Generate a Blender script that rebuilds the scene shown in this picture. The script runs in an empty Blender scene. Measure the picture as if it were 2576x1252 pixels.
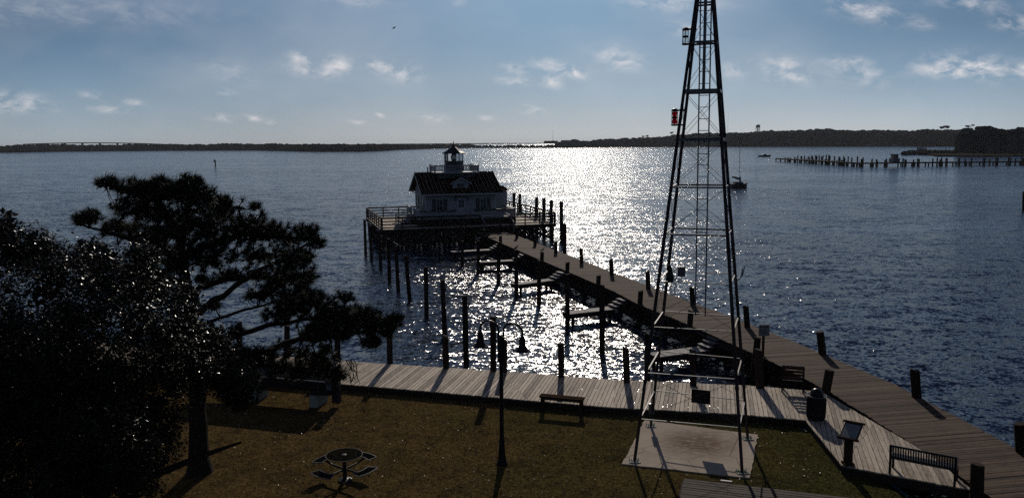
import bpy, math, random
from mathutils import Vector, Matrix
random.seed(7)
R = math.radians
scene = bpy.context.scene
COL = scene.collection

# ------------------------------------------------------------------ camera
CAM_H = 9.2                                   # metres above the boardwalk (z = 0)
FOV = 65.0
PW, PH = 2576.0, 1252.0
FPX = PW/2/math.tan(R(FOV/2))
PITCH = math.atan((626-360)/FPX)
ROLL = R(0.4)
_f = Vector((0, math.cos(PITCH), -math.sin(PITCH)))
_u = Vector((0, math.sin(PITCH), math.cos(PITCH)))
_r = Vector((1, 0, 0))
RT = _r*math.cos(ROLL) - _u*math.sin(ROLL)
UP = _u*math.cos(ROLL) + _r*math.sin(ROLL)
FW = _f
EYE = Vector((0, 0, CAM_H))
cd = bpy.data.cameras.new("camera")
cam = bpy.data.objects.new("camera", cd)
COL.objects.link(cam)
cd.sensor_fit = 'HORIZONTAL'
cd.angle = R(FOV)
cd.clip_start = 0.1
cd.clip_end = 60000
M3 = Matrix((RT, UP, -FW)).transposed()
cam.matrix_world = Matrix.Translation(EYE) @ M3.to_4x4()
scene.camera = cam

# ------------------------------------------------------------------ light
SUN_EL, SUN_AZ = 24.0, 4.2                    # azimuth clockwise from +Y
SKY_STRENGTH = 0.063
SUN_STRENGTH = 5.0
scene.view_settings.view_transform = 'Standard'
scene.view_settings.look = 'None'
scene.view_settings.gamma = 1.0
scene.view_settings.use_curve_mapping = False
scene.view_settings.exposure = -0.85
sd = Vector((math.sin(R(SUN_AZ))*math.cos(R(SUN_EL)), math.cos(R(SUN_AZ))*math.cos(R(SUN_EL)), math.sin(R(SUN_EL))))
ld = bpy.data.lights.new("sun", 'SUN')
ld.energy = SUN_STRENGTH
ld.angle = R(0.5)
ld.color = (1.0, 0.90, 0.78)
lo = bpy.data.objects.new("sun", ld)
COL.objects.link(lo)
lo.rotation_euler = (-sd).to_track_quat('-Z', 'Y').to_euler()

world = bpy.data.worlds.new("World")
scene.world = world
world.use_nodes = True
wt = world.node_tree
for n in list(wt.nodes): wt.nodes.remove(n)

class NT:
    """small helper for writing node trees"""
    def __init__(s, tree): s.t = tree
    def n(s, typ, **kw):
        nd = s.t.nodes.new(typ)
        ins = kw.pop('ins', {})
        for k, v in kw.items(): setattr(nd, k, v)
        for k, v in ins.items():
            if hasattr(v, 'links') or isinstance(v, bpy.types.NodeSocket): s.t.links.new(v, nd.inputs[k])
            else: nd.inputs[k].default_value = v
        return nd
    def m(s, op, a, b=None, c=None, clamp=False):
        nd = s.t.nodes.new('ShaderNodeMath'); nd.operation = op; nd.use_clamp = clamp
        for i, v in enumerate((a, b, c)):
            if v is None: continue
            if isinstance(v, bpy.types.NodeSocket): s.t.links.new(v, nd.inputs[i])
            else: nd.inputs[i].default_value = v
        return nd.outputs[0]
    def mix(s, f, a, b, typ='MIX'):
        nd = s.t.nodes.new('ShaderNodeMix'); nd.data_type = 'RGBA'; nd.blend_type = typ
        for i, v in ((0, f), (6, a), (7, b)):
            if isinstance(v, bpy.types.NodeSocket): s.t.links.new(v, nd.inputs[i])
            else: nd.inputs[i].default_value = v if i == 0 else (*v, 1) if len(v) == 3 else v
        return nd.outputs[2]
    def ramp(s, f, stops):
        nd = s.t.nodes.new('ShaderNodeValToRGB')
        el = nd.color_ramp.elements
        while len(el) < len(stops): el.new(0.5)
        for e, (p, c) in zip(el, stops):
            e.position = p; e.color = (*c, 1) if len(c) == 3 else c
        s.t.links.new(f, nd.inputs[0])
        return nd.outputs[0]
    def link(s, a, b): s.t.links.new(a, b)

w = NT(wt)
sky = w.n('ShaderNodeTexSky', sky_type='NISHITA', sun_disc=False, sun_elevation=R(SUN_EL), sun_rotation=R(SUN_AZ),
          air_density=1.0, dust_density=0.6, ozone_density=2.0, altitude=0.0)
tc = w.n('ShaderNodeTexCoord')
sep = w.n('ShaderNodeSeparateXYZ', ins={0: tc.outputs['Generated']})
dx, dy, dz = sep.outputs
ysafe = w.m('MAXIMUM', dy, 0.05)
U = w.m('DIVIDE', dx, ysafe)
V = w.m('DIVIDE', dz, ysafe)
comb = w.n('ShaderNodeCombineXYZ', ins={0: U, 1: V})
# wisps: stretched noise, warped
nz1 = w.n('ShaderNodeTexNoise', ins={'Vector': comb.outputs[0], 'Scale': 9.0, 'Detail': 3.0})
warp = w.n('ShaderNodeVectorMath', operation='MULTIPLY_ADD', ins={0: nz1.outputs['Color'], 1: (0.07, 0.05, 0), 2: comb.outputs[0]})
mp = w.n('ShaderNodeMapping', ins={'Vector': warp.outputs[0], 'Rotation': (0, 0, R(28)), 'Scale': (0.9, 1.9, 1)})
nz2 = w.n('ShaderNodeTexNoise', ins={'Vector': mp.outputs[0], 'Scale': 34.0, 'Detail': 8.0, 'Roughness': 0.62})
nz3 = w.n('ShaderNodeTexNoise', ins={'Vector': mp.outputs[0], 'Scale': 3.2, 'Detail': 4.0, 'Roughness': 0.5})
# patches of sky that hold cloud: (azimuth tangent, elevation tangent, half sizes, amount)
CL = [(765,152,24,11,.9),(800,183,60,16,.75),(862,165,32,16,.7),(950,170,28,12,.75),(1015,188,42,20,.95),(1300,180,26,10,.8),(1400,176,55,15,1.0),
      (1305,210,50,9,.7),(1385,208,25,14,.95),(1450,192,20,10,.8),(1560,154,48,22,1.05),(1730,88,40,18,.6),(1842,182,26,18,.8),(1960,172,45,18,.85),(1945,205,20,12,.8),
      (2005,200,30,14,.8),(2150,188,85,24,.62),(2130,160,40,8,.6),(2440,176,100,24,1.15),(2350,182,50,14,.8),(2180,44,66,22,.72),(2115,26,40,14,.7),
      (2420,22,95,16,.5),(2530,70,46,18,.8),(2300,70,30,12,.5),(1690,18,110,20,.65),(20,262,34,24,.9),(92,264,44,18,.85),(245,245,28,9,.7),
      (282,278,42,9,.65),(345,260,28,7,.6),(572,236,24,6,.75),(560,300,26,8,.85),(640,300,24,7,.7),(690,310,14,6,.7),(1090,298,34,9,.85),(1335,279,28,9,.85),(905,309,18,5,.8),
      (1226,299,15,5,.85),(960,293,10,5,.8),(900,14,70,14,.5),(1162,14,14,14,.6),(600,190,60,22,.35),(200,40,300,30,.25),(2566,180,14,14,.9)]
mask = None
for (cx, cy, rx, ry, a) in CL:
    hy = 369.6 - cx/PW*18.2
    cu = (cx-1288)/FPX*0.992; cv = (hy-cy)/FPX*1.0
    ru, rv = rx/FPX*1.0, ry/FPX*1.05
    sh = 0.30*rv/ru if rx > ry*1.6 else 0.0      # the wisps tilt down to the right
    a_ = w.m('SUBTRACT', U, cu); b_ = w.m('SUBTRACT', V, cv)
    b2 = w.m('MULTIPLY_ADD', a_, sh*1.2, b_)
    q = w.m('ADD', w.m('POWER', w.m('ABSOLUTE', w.m('MULTIPLY', a_, 1/ru)), 2.0), w.m('POWER', w.m('ABSOLUTE', w.m('MULTIPLY', b2, 1/rv)), 2.0))
    g = w.m('MULTIPLY', w.m('POWER', 2.718, w.m('MULTIPLY', q, -0.9)), a)
    mask = g if mask is None else w.m('ADD', mask, g)
front = w.m('GREATER_THAN', dy, 0.25)
mask = w.m('MULTIPLY', w.m('MINIMUM', mask, 1.3), front)
wisp = w.m('MULTIPLY_ADD', nz2.outputs['Fac'], 4.6, -1.9)
cl1 = w.m('MULTIPLY', mask, w.m('MAXIMUM', wisp, 0.0), clamp=True)
# thin veil over the whole sky
veil = w.m('MULTIPLY', w.m('MAXIMUM', w.m('MULTIPLY_ADD', nz3.outputs['Fac'], 2.4, -1.05), 0.0), 0.33, clamp=True)
cloudf = w.m('MINIMUM', w.m('ADD', w.m('MULTIPLY', cl1, 0.85), veil), 0.9)
hs0 = w.n('ShaderNodeHueSaturation', ins={'Saturation': 0.75, 'Value': 1.0, 'Color': sky.outputs[0]})
tintr = w.ramp(w.m('MULTIPLY', dz, 1.0, clamp=True), [(0.0, (0.46, 0.64, 1.0)), (0.03, (0.46, 0.62, 0.96)), (0.10, (0.44, 0.64, 0.94)), (0.18, (0.43, 0.69, 1.0)), (0.35, (0.40, 0.60, 1.0)), (0.6, (0.40, 0.56, 1.0))])
spread = w.m('MULTIPLY_ADD', w.m('MULTIPLY', w.m('MINIMUM', w.m('MULTIPLY', U, U), 0.3), w.m('MULTIPLY_ADD', V, -7.0, 1.0, clamp=True)), 3.0, 1.0)   # the low sky is evenly bright round the horizon
hs = w.n('ShaderNodeMix', data_type='RGBA', blend_type='MULTIPLY', ins={0: 1.0})
w.link(w.n('ShaderNodeVectorMath', operation='MULTIPLY', ins={0: hs0.outputs[0], 1: spread}).outputs[0], hs.inputs[6]); w.link(tintr, hs.inputs[7])
ccol = w.mix(1.0, hs.outputs[2], (1.55, 1.45, 1.38), 'MULTIPLY')
greyc = w.mix(0.85, ccol, (22.0, 21.0, 21.2))
skyc = w.mix(cloudf, hs.outputs[2], greyc)
bg = w.n('ShaderNodeBackground', ins={'Color': skyc, 'Strength': SKY_STRENGTH})
wo = w.n('ShaderNodeOutputWorld', ins={0: bg.outputs[0]})

scene.cycles.max_bounces = 5
scene.cycles.diffuse_bounces = 2
scene.cycles.glossy_bounces = 3
scene.cycles.transmission_bounces = 4
scene.cycles.transparent_max_bounces = 6
scene.cycles.sample_clamp_indirect = 0.6
scene.cycles.volume_bounces = 0
scene.cycles.sample_clamp_direct = 45.0
scene.cycles.use_denoising = False
scene.cycles.caustics_reflective = False
scene.cycles.caustics_refractive = False

# ------------------------------------------------------------------ picture-plane survey helpers
HOR = 369.6
def ray(x, y):
    return FW + RT*((x-1288)/FPX) - UP*((y-626)/FPX)
def P(x, y, z):
    d = ray(x, y); return EYE + d*((z-CAM_H)/d.z)
def PY(x, y, Y):
    d = ray(x, y); return EYE + d*(Y/d.y)
def px(p):
    v = Vector(p)-EYE; k = v.dot(FW)
    return 1288+FPX*v.dot(RT)/k, 626-FPX*v.dot(UP)/k
ZW, ZG, ZF = -1.3, -0.25, -0.6                 # water, lawn, finger docks

# ------------------------------------------------------------------ mesh builder
class MB:
    def __init__(s): s.v = []; s.f = []; s.t = []
    def add(s, vs, fs, tint=None):
        o = len(s.v); t = random.random() if tint is None else tint
        s.v += [tuple(p) for p in vs]; s.t += [t]*len(vs)
        s.f += [tuple(i+o for i in f) for f in fs]
        return s
    def box(s, c, d, M=None, tint=None):
        x, y, z = d[0]/2, d[1]/2, d[2]/2
        vs = [Vector((sx*x, sy*y, sz*z)) for sx in (-1, 1) for sy in (-1, 1) for sz in (-1, 1)]
        if M is not None: vs = [M @ p for p in vs]
        c = Vector(c)
        return s.add([p+c for p in vs], [(0,1,3,2),(4,6,7,5),(0,4,5,1),(2,3,7,6),(0,2,6,4),(1,5,7,3)], tint)
    def b2(s, lo, hi, tint=None):
        return s.box([(a+b)/2 for a, b in zip(lo, hi)], [abs(b-a) for a, b in zip(lo, hi)], None, tint)
    def frame(s, p0, p1):
        d = (Vector(p1)-Vector(p0)); L = d.length; d.normalize()
        a = Vector((0,0,1)) if abs(d.z) < .95 else Vector((0,1,0))
        u = d.cross(a).normalized(); v = u.cross(d).normalized()
        return d, u, v, L
    def beam(s, p0, p1, w, h, tint=None):
        d, u, v, L = s.frame(p0, p1); p0 = Vector(p0); p1 = Vector(p1)
        vs = []
        for p in (p0, p1):
            for a, b in ((-1,-1),(1,-1),(1,1),(-1,1)): vs.append(p+u*(a*w/2)+v*(b*h/2))
        return s.add(vs, [(3,2,1,0),(4,5,6,7),(0,1,5,4),(1,2,6,5),(2,3,7,6),(3,0,4,7)], tint)
    def tube(s, pts, rs, n=8, cap=True, tint=None):
        pts = [Vector(p) for p in pts]
        if not hasattr(rs, '__len__'): rs = [rs]*len(pts)
        vs = []; fs = []; u = None
        for i, p in enumerate(pts):
            d = (pts[min(i+1, len(pts)-1)]-pts[max(i-1, 0)]).normalized()
            if u is None:
                a = Vector((0,0,1)) if abs(d.z) < .9 else Vector((1,0,0))
                u = d.cross(a).normalized()
            else:
                u = (u - d*u.dot(d)).normalized()
            v = d.cross(u)
            for k in range(n):
                t = 2*math.pi*k/n
                vs.append(p+(u*math.cos(t)+v*math.sin(t))*rs[i])
        for i in range(len(pts)-1):
            for k in range(n):
                k2 = (k+1) % n
                fs.append((i*n+k, i*n+k2, (i+1)*n+k2, (i+1)*n+k))
        if cap:
            fs.append(tuple(reversed(range(n)))); fs.append(tuple((len(pts)-1)*n+k for k in range(n)))
        return s.add(vs, fs, tint)
    def lathe(s, prof, c=(0,0,0), n=20, tint=None):
        vs = []; fs = []
        for r, z in prof:
            for k in range(n):
                t = 2*math.pi*k/n; vs.append((c[0]+r*math.cos(t), c[1]+r*math.sin(t), c[2]+z))
        for i in range(len(prof)-1):
            for k in range(n):
                k2 = (k+1) % n; fs.append((i*n+k, i*n+k2, (i+1)*n+k2, (i+1)*n+k))
        fs.append(tuple(reversed(range(n)))); fs.append(tuple((len(prof)-1)*n+k for k in range(n)))
        return s.add(vs, fs, tint)
    def prism(s, poly, z0, z1, tint=None):
        n = len(poly)
        ar = sum(poly[i][0]*poly[(i+1)%n][1]-poly[(i+1)%n][0]*poly[i][1] for i in range(n))
        if ar < 0: poly = poly[::-1]
        vs = [(p[0], p[1], z0) for p in poly]+[(p[0], p[1], z1) for p in poly]
        fs = [tuple(reversed(range(n))), tuple(range(n, 2*n))]+[(i, (i+1)%n, (i+1)%n+n, i+n) for i in range(n)]
        return s.add(vs, fs, tint)
    def loft(s, rings, tint=None, cap=True):
        n = len(rings[0]); vs = [p for r in rings for p in r]; fs = []
        for i in range(len(rings)-1):
            for k in range(n):
                k2 = (k+1) % n; fs.append((i*n+k, i*n+k2, (i+1)*n+k2, (i+1)*n+k))
        if cap:
            fs.append(tuple(reversed(range(n)))); fs.append(tuple((len(rings)-1)*n+k for k in range(n)))
        return s.add(vs, fs, tint)
    def build(s, name, mat, parent=None, origin=None, smooth=False):
        o0 = Vector(origin) if origin is not None else Vector((0,0,0))
        if parent is not None and origin is None:
            q_ = parent
            while q_.parent is not None: q_ = q_.parent
            if q_.get('_wc'): o0 = Vector(q_.location)
        me = bpy.data.meshes.new(name)
        me.from_pydata([(p[0]-o0.x, p[1]-o0.y, p[2]-o0.z) for p in s.v], [], s.f)
        ca = me.color_attributes.new("tint", 'FLOAT_COLOR', 'POINT')
        buf = []
        for t in s.t: buf += (t, t, t, 1.0)
        ca.data.foreach_set('color', buf)
        if mat: me.materials.append(mat)
        if smooth: me.polygons.foreach_set('use_smooth', [True]*len(me.polygons))
        me.update()
        ob = bpy.data.objects.new(name, me); COL.objects.link(ob)
        if parent is not None: ob.parent = parent
        elif origin is not None: ob.location = o0
        return ob

def tag(o, label=None, cat=None, group=None, kind=None):
    if label: o['label'] = label
    if cat: o['category'] = cat
    if group: o['group'] = group
    if kind: o['kind'] = kind
    return o
def empty(name, loc=(0,0,0), rz=0.0, label=None, cat=None, group=None, wc=True):
    """an Empty at the base of a thing; wc: its parts are given in world coordinates"""
    o = bpy.data.objects.new(name, None); COL.objects.link(o)
    o.location = loc; o.rotation_euler = (0, 0, rz)
    o.empty_display_size = 0.2
    if wc and rz == 0: o['_wc'] = 1
    return tag(o, label, cat, group)
def dup(root, loc, rz=None, label=None):
    r = root.copy(); COL.objects.link(r); r.location = loc
    if rz is not None: r.rotation_euler = (0, 0, rz)
    if label: r['label'] = label
    for ch in list(root.children):
        c = ch.copy(); COL.objects.link(c); c.parent = r
        for g in ch.children:
            d = g.copy(); COL.objects.link(d); d.parent = c
    return r

# ------------------------------------------------------------------ materials
def newmat(name):
    m = bpy.data.materials.new(name); m.use_nodes = True
    t = m.node_tree
    for n in list(t.nodes): t.nodes.remove(n)
    h = NT(t)
    bs = h.n('ShaderNodeBsdfPrincipled')
    h.n('ShaderNodeOutputMaterial', ins={0: bs.outputs[0]})
    return m, h, bs
def mat_noise(name, c0, c1, scale=8.0, rough=0.7, metal=0.0, bump=0.2, stretch=(1,1,1), spec=0.5, detail=5.0, usetint=0.35, rot=0.0):
    m, h, bs = newmat(name)
    tc = h.n('ShaderNodeTexCoord')
    mp = h.n('ShaderNodeMapping', ins={'Vector': tc.outputs['Object'], 'Scale': stretch, 'Rotation': (0, 0, rot)})
    nz = h.n('ShaderNodeTexNoise', ins={'Vector': mp.outputs[0], 'Scale': scale, 'Detail': detail, 'Roughness': 0.6})
    at = h.n('ShaderNodeAttribute', attribute_name='tint')
    f = h.m('ADD', h.m('MULTIPLY', at.outputs['Fac'], usetint), h.m('MULTIPLY_ADD', nz.outputs['Fac'], (1-usetint)*1.9, -(1-usetint)*0.45), clamp=True)
    h.link(h.mix(f, c0, c1), bs.inputs['Base Color'])
    bs.inputs['Roughness'].default_value = rough
    bs.inputs['Metallic'].default_value = metal
    bs.inputs['Specular IOR Level'].default_value = spec
    if bump:
        b = h.n('ShaderNodeBump', ins={'Strength': bump, 'Distance': 0.02, 'Height': nz.outputs['Fac']})
        h.link(b.outputs[0], bs.inputs['Normal'])
    return m
M = {}
def planks_mat(name, c0, c1, rot, rough=0.75, knots=True, bump=0.5):
    m, h, bs = newmat(name)
    tc = h.n('ShaderNodeTexCoord')
    mp = h.n('ShaderNodeMapping', ins={'Vector': tc.outputs['Object'], 'Rotation': (0, 0, rot)})
    mp2 = h.n('ShaderNodeMapping', ins={'Vector': mp.outputs[0], 'Scale': (1.3, 16, 1)})
    at = h.n('ShaderNodeAttribute', attribute_name='tint')
    off = h.n('ShaderNodeVectorMath', operation='MULTIPLY_ADD', ins={0: at.outputs['Color'], 1: (40, 40, 40), 2: mp2.outputs[0]})
    g = h.n('ShaderNodeTexNoise', ins={'Vector': off.outputs[0], 'Scale': 2.2, 'Detail': 6.0, 'Roughness': 0.65})
    big = h.n('ShaderNodeTexNoise', ins={'Vector': tc.outputs['Object'], 'Scale': 0.6, 'Detail': 3.0})
    mp3 = h.n('ShaderNodeMapping', ins={'Vector': off.outputs[0], 'Scale': (2.3, 0.35, 1)})
    kn = h.n('ShaderNodeTexVoronoi', ins={'Vector': mp3.outputs[0], 'Scale': 1.6})
    f = h.m('ADD', h.m('MULTIPLY', at.outputs['Fac'], 0.7), h.m('MULTIPLY_ADD', g.outputs['Fac'], 2.4, -1.1))
    f = h.m('ADD', f, h.m('MULTIPLY_ADD', big.outputs['Fac'], 0.7, -0.35), clamp=True)
    c = h.mix(f, c0, c1)
    k = h.m('MULTIPLY', h.m('LESS_THAN', kn.outputs['Distance'], 0.16), 0.65 if knots else 0.0)
    c = h.mix(k, c, [x*0.25 for x in c0])
    h.link(c, bs.inputs['Base Color'])
    bs.inputs['Roughness'].default_value = rough
    bs.inputs['Specular IOR Level'].default_value = 0.2
    b = h.n('ShaderNodeBump', ins={'Strength': bump, 'Distance': 0.012, 'Height': g.outputs['Fac']})
    h.link(b.outputs[0], bs.inputs['Normal'])
    return m
PLANK_ROT = R(14)
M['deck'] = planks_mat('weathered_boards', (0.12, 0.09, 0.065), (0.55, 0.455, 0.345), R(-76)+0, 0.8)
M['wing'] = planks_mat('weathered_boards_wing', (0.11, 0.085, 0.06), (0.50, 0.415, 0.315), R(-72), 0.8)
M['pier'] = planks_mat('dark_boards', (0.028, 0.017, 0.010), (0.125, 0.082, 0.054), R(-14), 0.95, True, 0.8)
M['finger'] = planks_mat('finger_boards', (0.13, 0.12, 0.11), (0.4, 0.38, 0.35), R(-70), 0.8)
M['pile'] = mat_noise('piling_wood', (0.014, 0.010, 0.008), (0.05, 0.035, 0.027), 5, 0.9, 0, 0.8, (3, 3, 0.5), 0.05)
M['beam'] = mat_noise('old_beam_wood', (0.014, 0.011, 0.009), (0.048, 0.036, 0.028), 4, 0.9, 0, 0.5, (1, 1, 1), 0.05)
M['white'] = mat_noise('white_paint', (0.19, 0.20, 0.215), (0.27, 0.275, 0.29), 2.5, 0.6, 0, 0.05, (1, 1, 3))
M['trim'] = mat_noise('white_trim', (0.20, 0.20, 0.21), (0.31, 0.31, 0.32), 3, 0.5, 0, 0.0)
M['shut'] = mat_noise('black_shutter', (0.01, 0.012, 0.015), (0.025, 0.027, 0.03), 8, 0.5, 0, 0.1)
M['green'] = mat_noise('garland_green', (0.008, 0.015, 0.006), (0.03, 0.045, 0.02), 15, 0.8, 0, 0.8)
M['metal'] = mat_noise('black_metal', (0.008, 0.008, 0.009), (0.02, 0.02, 0.022), 12, 0.4, 0.0, 0.1, (1, 1, 1), 0.08)
M['gmetal'] = mat_noise('grey_painted_steel', (0.035, 0.035, 0.038), (0.10, 0.10, 0.105), 7, 0.4, 0.3, 0.15)
M['galv'] = mat_noise('galvanised_bar', (0.08, 0.075, 0.07), (0.19, 0.18, 0.165), 9, 0.55, 0.0, 0.1, (1, 1, 1), 0.2)
M['tleg'] = mat_noise('weathered_tower_paint', (0.012, 0.010, 0.012), (0.055, 0.04, 0.036), 4, 0.6, 0.0, 0.3, (1, 1, .4), 0.15)
M['rust'] = mat_noise('rusty_steel', (0.035, 0.018, 0.012), (0.11, 0.055, 0.035), 9, 0.65, 0.2, 0.3)
M['dwood'] = mat_noise('dark_bench_wood', (0.02, 0.012, 0.009), (0.065, 0.042, 0.03), 6, 0.85, 0, 0.3, (1, 1, 1), 0.0)
M['bark'] = mat_noise('pine_bark', (0.012, 0.009, 0.007), (0.05, 0.036, 0.027), 7, 0.95, 0, 1.0, (1.5, 1.5, 0.5), 0.1)
M['hull'] = mat_noise('dark_hull_paint', (0.008, 0.008, 0.01), (0.025, 0.025, 0.03), 3, 0.35, 0, 0.05)
M['sail'] = mat_noise('furled_canvas', (0.02, 0.025, 0.035), (0.06, 0.065, 0.08), 6, 0.8, 0, 0.3)
M['block'] = mat_noise('pale_block', (0.16, 0.17, 0.13), (0.3, 0.31, 0.26), 5, 0.9, 0, 0.3)
M['bird'] = mat_noise('bird_feathers', (0.10, 0.10, 0.10), (0.4, 0.4, 0.4), 8, 0.8, 0, 0.1)
M['dbird'] = mat_noise('dark_bird_feathers', (0.02, 0.02, 0.02), (0.06, 0.055, 0.05), 8, 0.8, 0, 0.1)
M['far'] = mat_noise('far_foliage', (0.018, 0.022, 0.02), (0.05, 0.055, 0.05), 0.02, 0.95, 0, 0.0, (1, 1, 1), 0.0)
M['farland'] = mat_noise('marsh_grass', (0.03, 0.03, 0.025), (0.07, 0.065, 0.05), 0.02, 0.95, 0, 0.0, (1, 1, 1), 0.0)
M['fartank'] = mat_noise('pale_tank_paint', (0.22, 0.23, 0.25), (0.3, 0.31, 0.33), 0.1, 0.6, 0, 0.0)

def roof_mat():
    m, h, bs = newmat('standing_seam_roof')
    tc = h.n('ShaderNodeTexCoord')
    mp = h.n('ShaderNodeMapping', ins={'Vector': tc.outputs['Object'], 'Scale': (3.0, 0.4, 0.4)})
    nz = h.n('ShaderNodeTexNoise', ins={'Vector': mp.outputs[0], 'Scale': 2.0, 'Detail': 4.0})
    h.link(h.ramp(nz.outputs['Fac'], [(0.35, (0.010, 0.007, 0.006)), (0.62, (0.025, 0.016, 0.012)), (0.8, (0.09, 0.06, 0.04))]), bs.inputs['Base Color'])
    bs.inputs['Roughness'].default_value = 0.6
    bs.inputs['Specular IOR Level'].default_value = 0.0
    return m
M['roof'] = roof_mat()
def glass_mat(name, col, rough=0.05, tr=0.9):
    m, h, bs = newmat(name)
    bs.inputs['Base Color'].default_value = (*col, 1)
    bs.inputs['Roughness'].default_value = rough
    bs.inputs['Transmission Weight'].default_value = tr
    bs.inputs['IOR'].default_value = 1.1
    nz = h.n('ShaderNodeTexNoise', ins={'Scale': 20.0})
    h.link(h.n('ShaderNodeBump', ins={'Strength': 0.1, 'Height': nz.outputs['Fac']}).outputs[0], bs.inputs['Normal'])
    return m
M['glass'] = glass_mat('clear_glass', (0.85, 0.88, 0.9))
M['redglass'] = glass_mat('red_glass', (0.28, 0.004, 0.014), 0.4)
M['lampglass'] = glass_mat('pale_lamp_glass', (0.85, 0.87, 0.8), 0.2)
M['window'] = mat_noise('dark_window_glass', (0.01, 0.012, 0.016), (0.02, 0.024, 0.03), 2, 0.08, 0, 0.0)

def concrete():
    m, h, bs = newmat('stained_concrete')
    tc = h.n('ShaderNodeTexCoord')
    n1 = h.n('ShaderNodeTexNoise', ins={'Vector': tc.outputs['Object'], 'Scale': 0.9, 'Detail': 6.0, 'Roughness': 0.6})
    mp = h.n('ShaderNodeMapping', ins={'Vector': tc.outputs['Object'], 'Scale': (1.2, 3.5, 1), 'Rotation': (0, 0, 0.3)})
    n2 = h.n('ShaderNodeTexNoise', ins={'Vector': mp.outputs[0], 'Scale': 2.6, 'Detail': 8.0, 'Roughness': 0.7})
    sp = h.n('ShaderNodeVectorMath', operation='DISTANCE', ins={0: tc.outputs['Object'], 1: (0.25, 0.35, 0.0)})
    st = h.m('MULTIPLY_ADD', sp.outputs['Value'], -0.85, 1.4, clamp=True)
    f = h.m('MULTIPLY', st, h.m('MULTIPLY_ADD', n2.outputs['Fac'], 7.0, -2.5, clamp=True), clamp=True)
    base = h.mix(n1.outputs['Fac'], (0.20, 0.16, 0.12), (0.48, 0.40, 0.31))
    c = h.mix(h.m('MULTIPLY', f, 0.95), base, (0.10, 0.058, 0.038))
    cr = h.n('ShaderNodeTexVoronoi', feature='DISTANCE_TO_EDGE', ins={'Vector': tc.outputs['Object'], 'Scale': 0.55})
    c = h.mix(h.m('MULTIPLY', h.m('LESS_THAN', cr.outputs['Distance'], 0.006), 0.6), c, (0.05, 0.04, 0.03))
    h.link(c, bs.inputs['Base Color'])
    bs.inputs['Roughness'].default_value = 0.85
    bs.inputs['Specular IOR Level'].default_value = 0.05
    b = h.n('ShaderNodeBump', ins={'Strength': 0.4, 'Distance': 0.02, 'Height': n2.outputs['Fac']})
    h.link(b.outputs[0], bs.inputs['Normal'])
    return m
M['concrete'] = concrete()

def grass_mat(blades=False):
    m, h, bs = newmat('grass_blades' if blades else 'lawn_turf')
    tc = h.n('ShaderNodeTexCoord')
    n1 = h.n('ShaderNodeTexNoise', ins={'Vector': tc.outputs['Object'], 'Scale': 0.35, 'Detail': 5.0, 'Roughness': 0.6})
    n2 = h.n('ShaderNodeTexNoise', ins={'Vector': tc.outputs['Object'], 'Scale': 9.0, 'Detail': 8.0, 'Roughness': 0.75})
    sx = h.n('ShaderNodeSeparateXYZ', ins={0: tc.outputs['Object']})
    g1 = h.m('MULTIPLY_ADD', sx.outputs[0], 0.07, 0.12)            # browner on the left of the lawn, greener on the right
    f = h.m('ADD', h.m('MULTIPLY_ADD', n1.outputs['Fac'], 1.8, -0.75), g1, clamp=True)
    c = h.mix(f, (0.108, 0.073, 0.030), (0.056, 0.058, 0.020))
    n3 = h.n('ShaderNodeTexNoise', ins={'Vector': tc.outputs['Object'], 'Scale': 1.7, 'Detail': 5.0, 'Roughness': 0.7})
    c = h.mix(h.m('MULTIPLY_ADD', n3.outputs['Fac'], 3.5, -1.6, clamp=True), c, (0.032, 0.026, 0.014))
    d = h.ramp(n2.outputs['Fac'], [(0.3, (0.25, 0.25, 0.25)), (0.5, (0.85, 0.85, 0.85)), (0.72, (1.8, 1.7, 1.5))])
    h.link(h.mix(1.0, c, d, 'MULTIPLY'), bs.inputs['Base Color'])
    bs.inputs['Roughness'].default_value = 0.9
    bs.inputs['Specular IOR Level'].default_value = 0.0
    if not blades:
        b = h.n('ShaderNodeBump', ins={'Strength': 1.0, 'Distance': 0.06, 'Height': n2.outputs['Fac']})
        h.link(b.outputs[0], bs.inputs['Normal'])
    return m
M['turf'] = grass_mat(); M['blade'] = grass_mat(True)
M['litter'] = mat_noise('dead_leaf', (0.25, 0.2, 0.14), (0.6, 0.52, 0.42), 3, 0.5, 0, 0.0, usetint=0.8)

def leafmat(name, c0, c1, rough, spec, trans=0.0):
    m, h, bs = newmat(name)
    at = h.n('ShaderNodeAttribute', attribute_name='tint')
    h.link(h.mix(at.outputs['Fac'], c0, c1), bs.inputs['Base Color'])
    bs.inputs['Roughness'].default_value = rough
    bs.inputs['Specular IOR Level'].default_value = spec
    return m
M['needle'] = leafmat('pine_needles', (0.012, 0.018, 0.008), (0.055, 0.062, 0.025), 0.7, 0.15)
M['leaf'] = leafmat('glossy_leaves', (0.008, 0.010, 0.005), (0.030, 0.027, 0.012), 0.32, 0.11)

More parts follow.
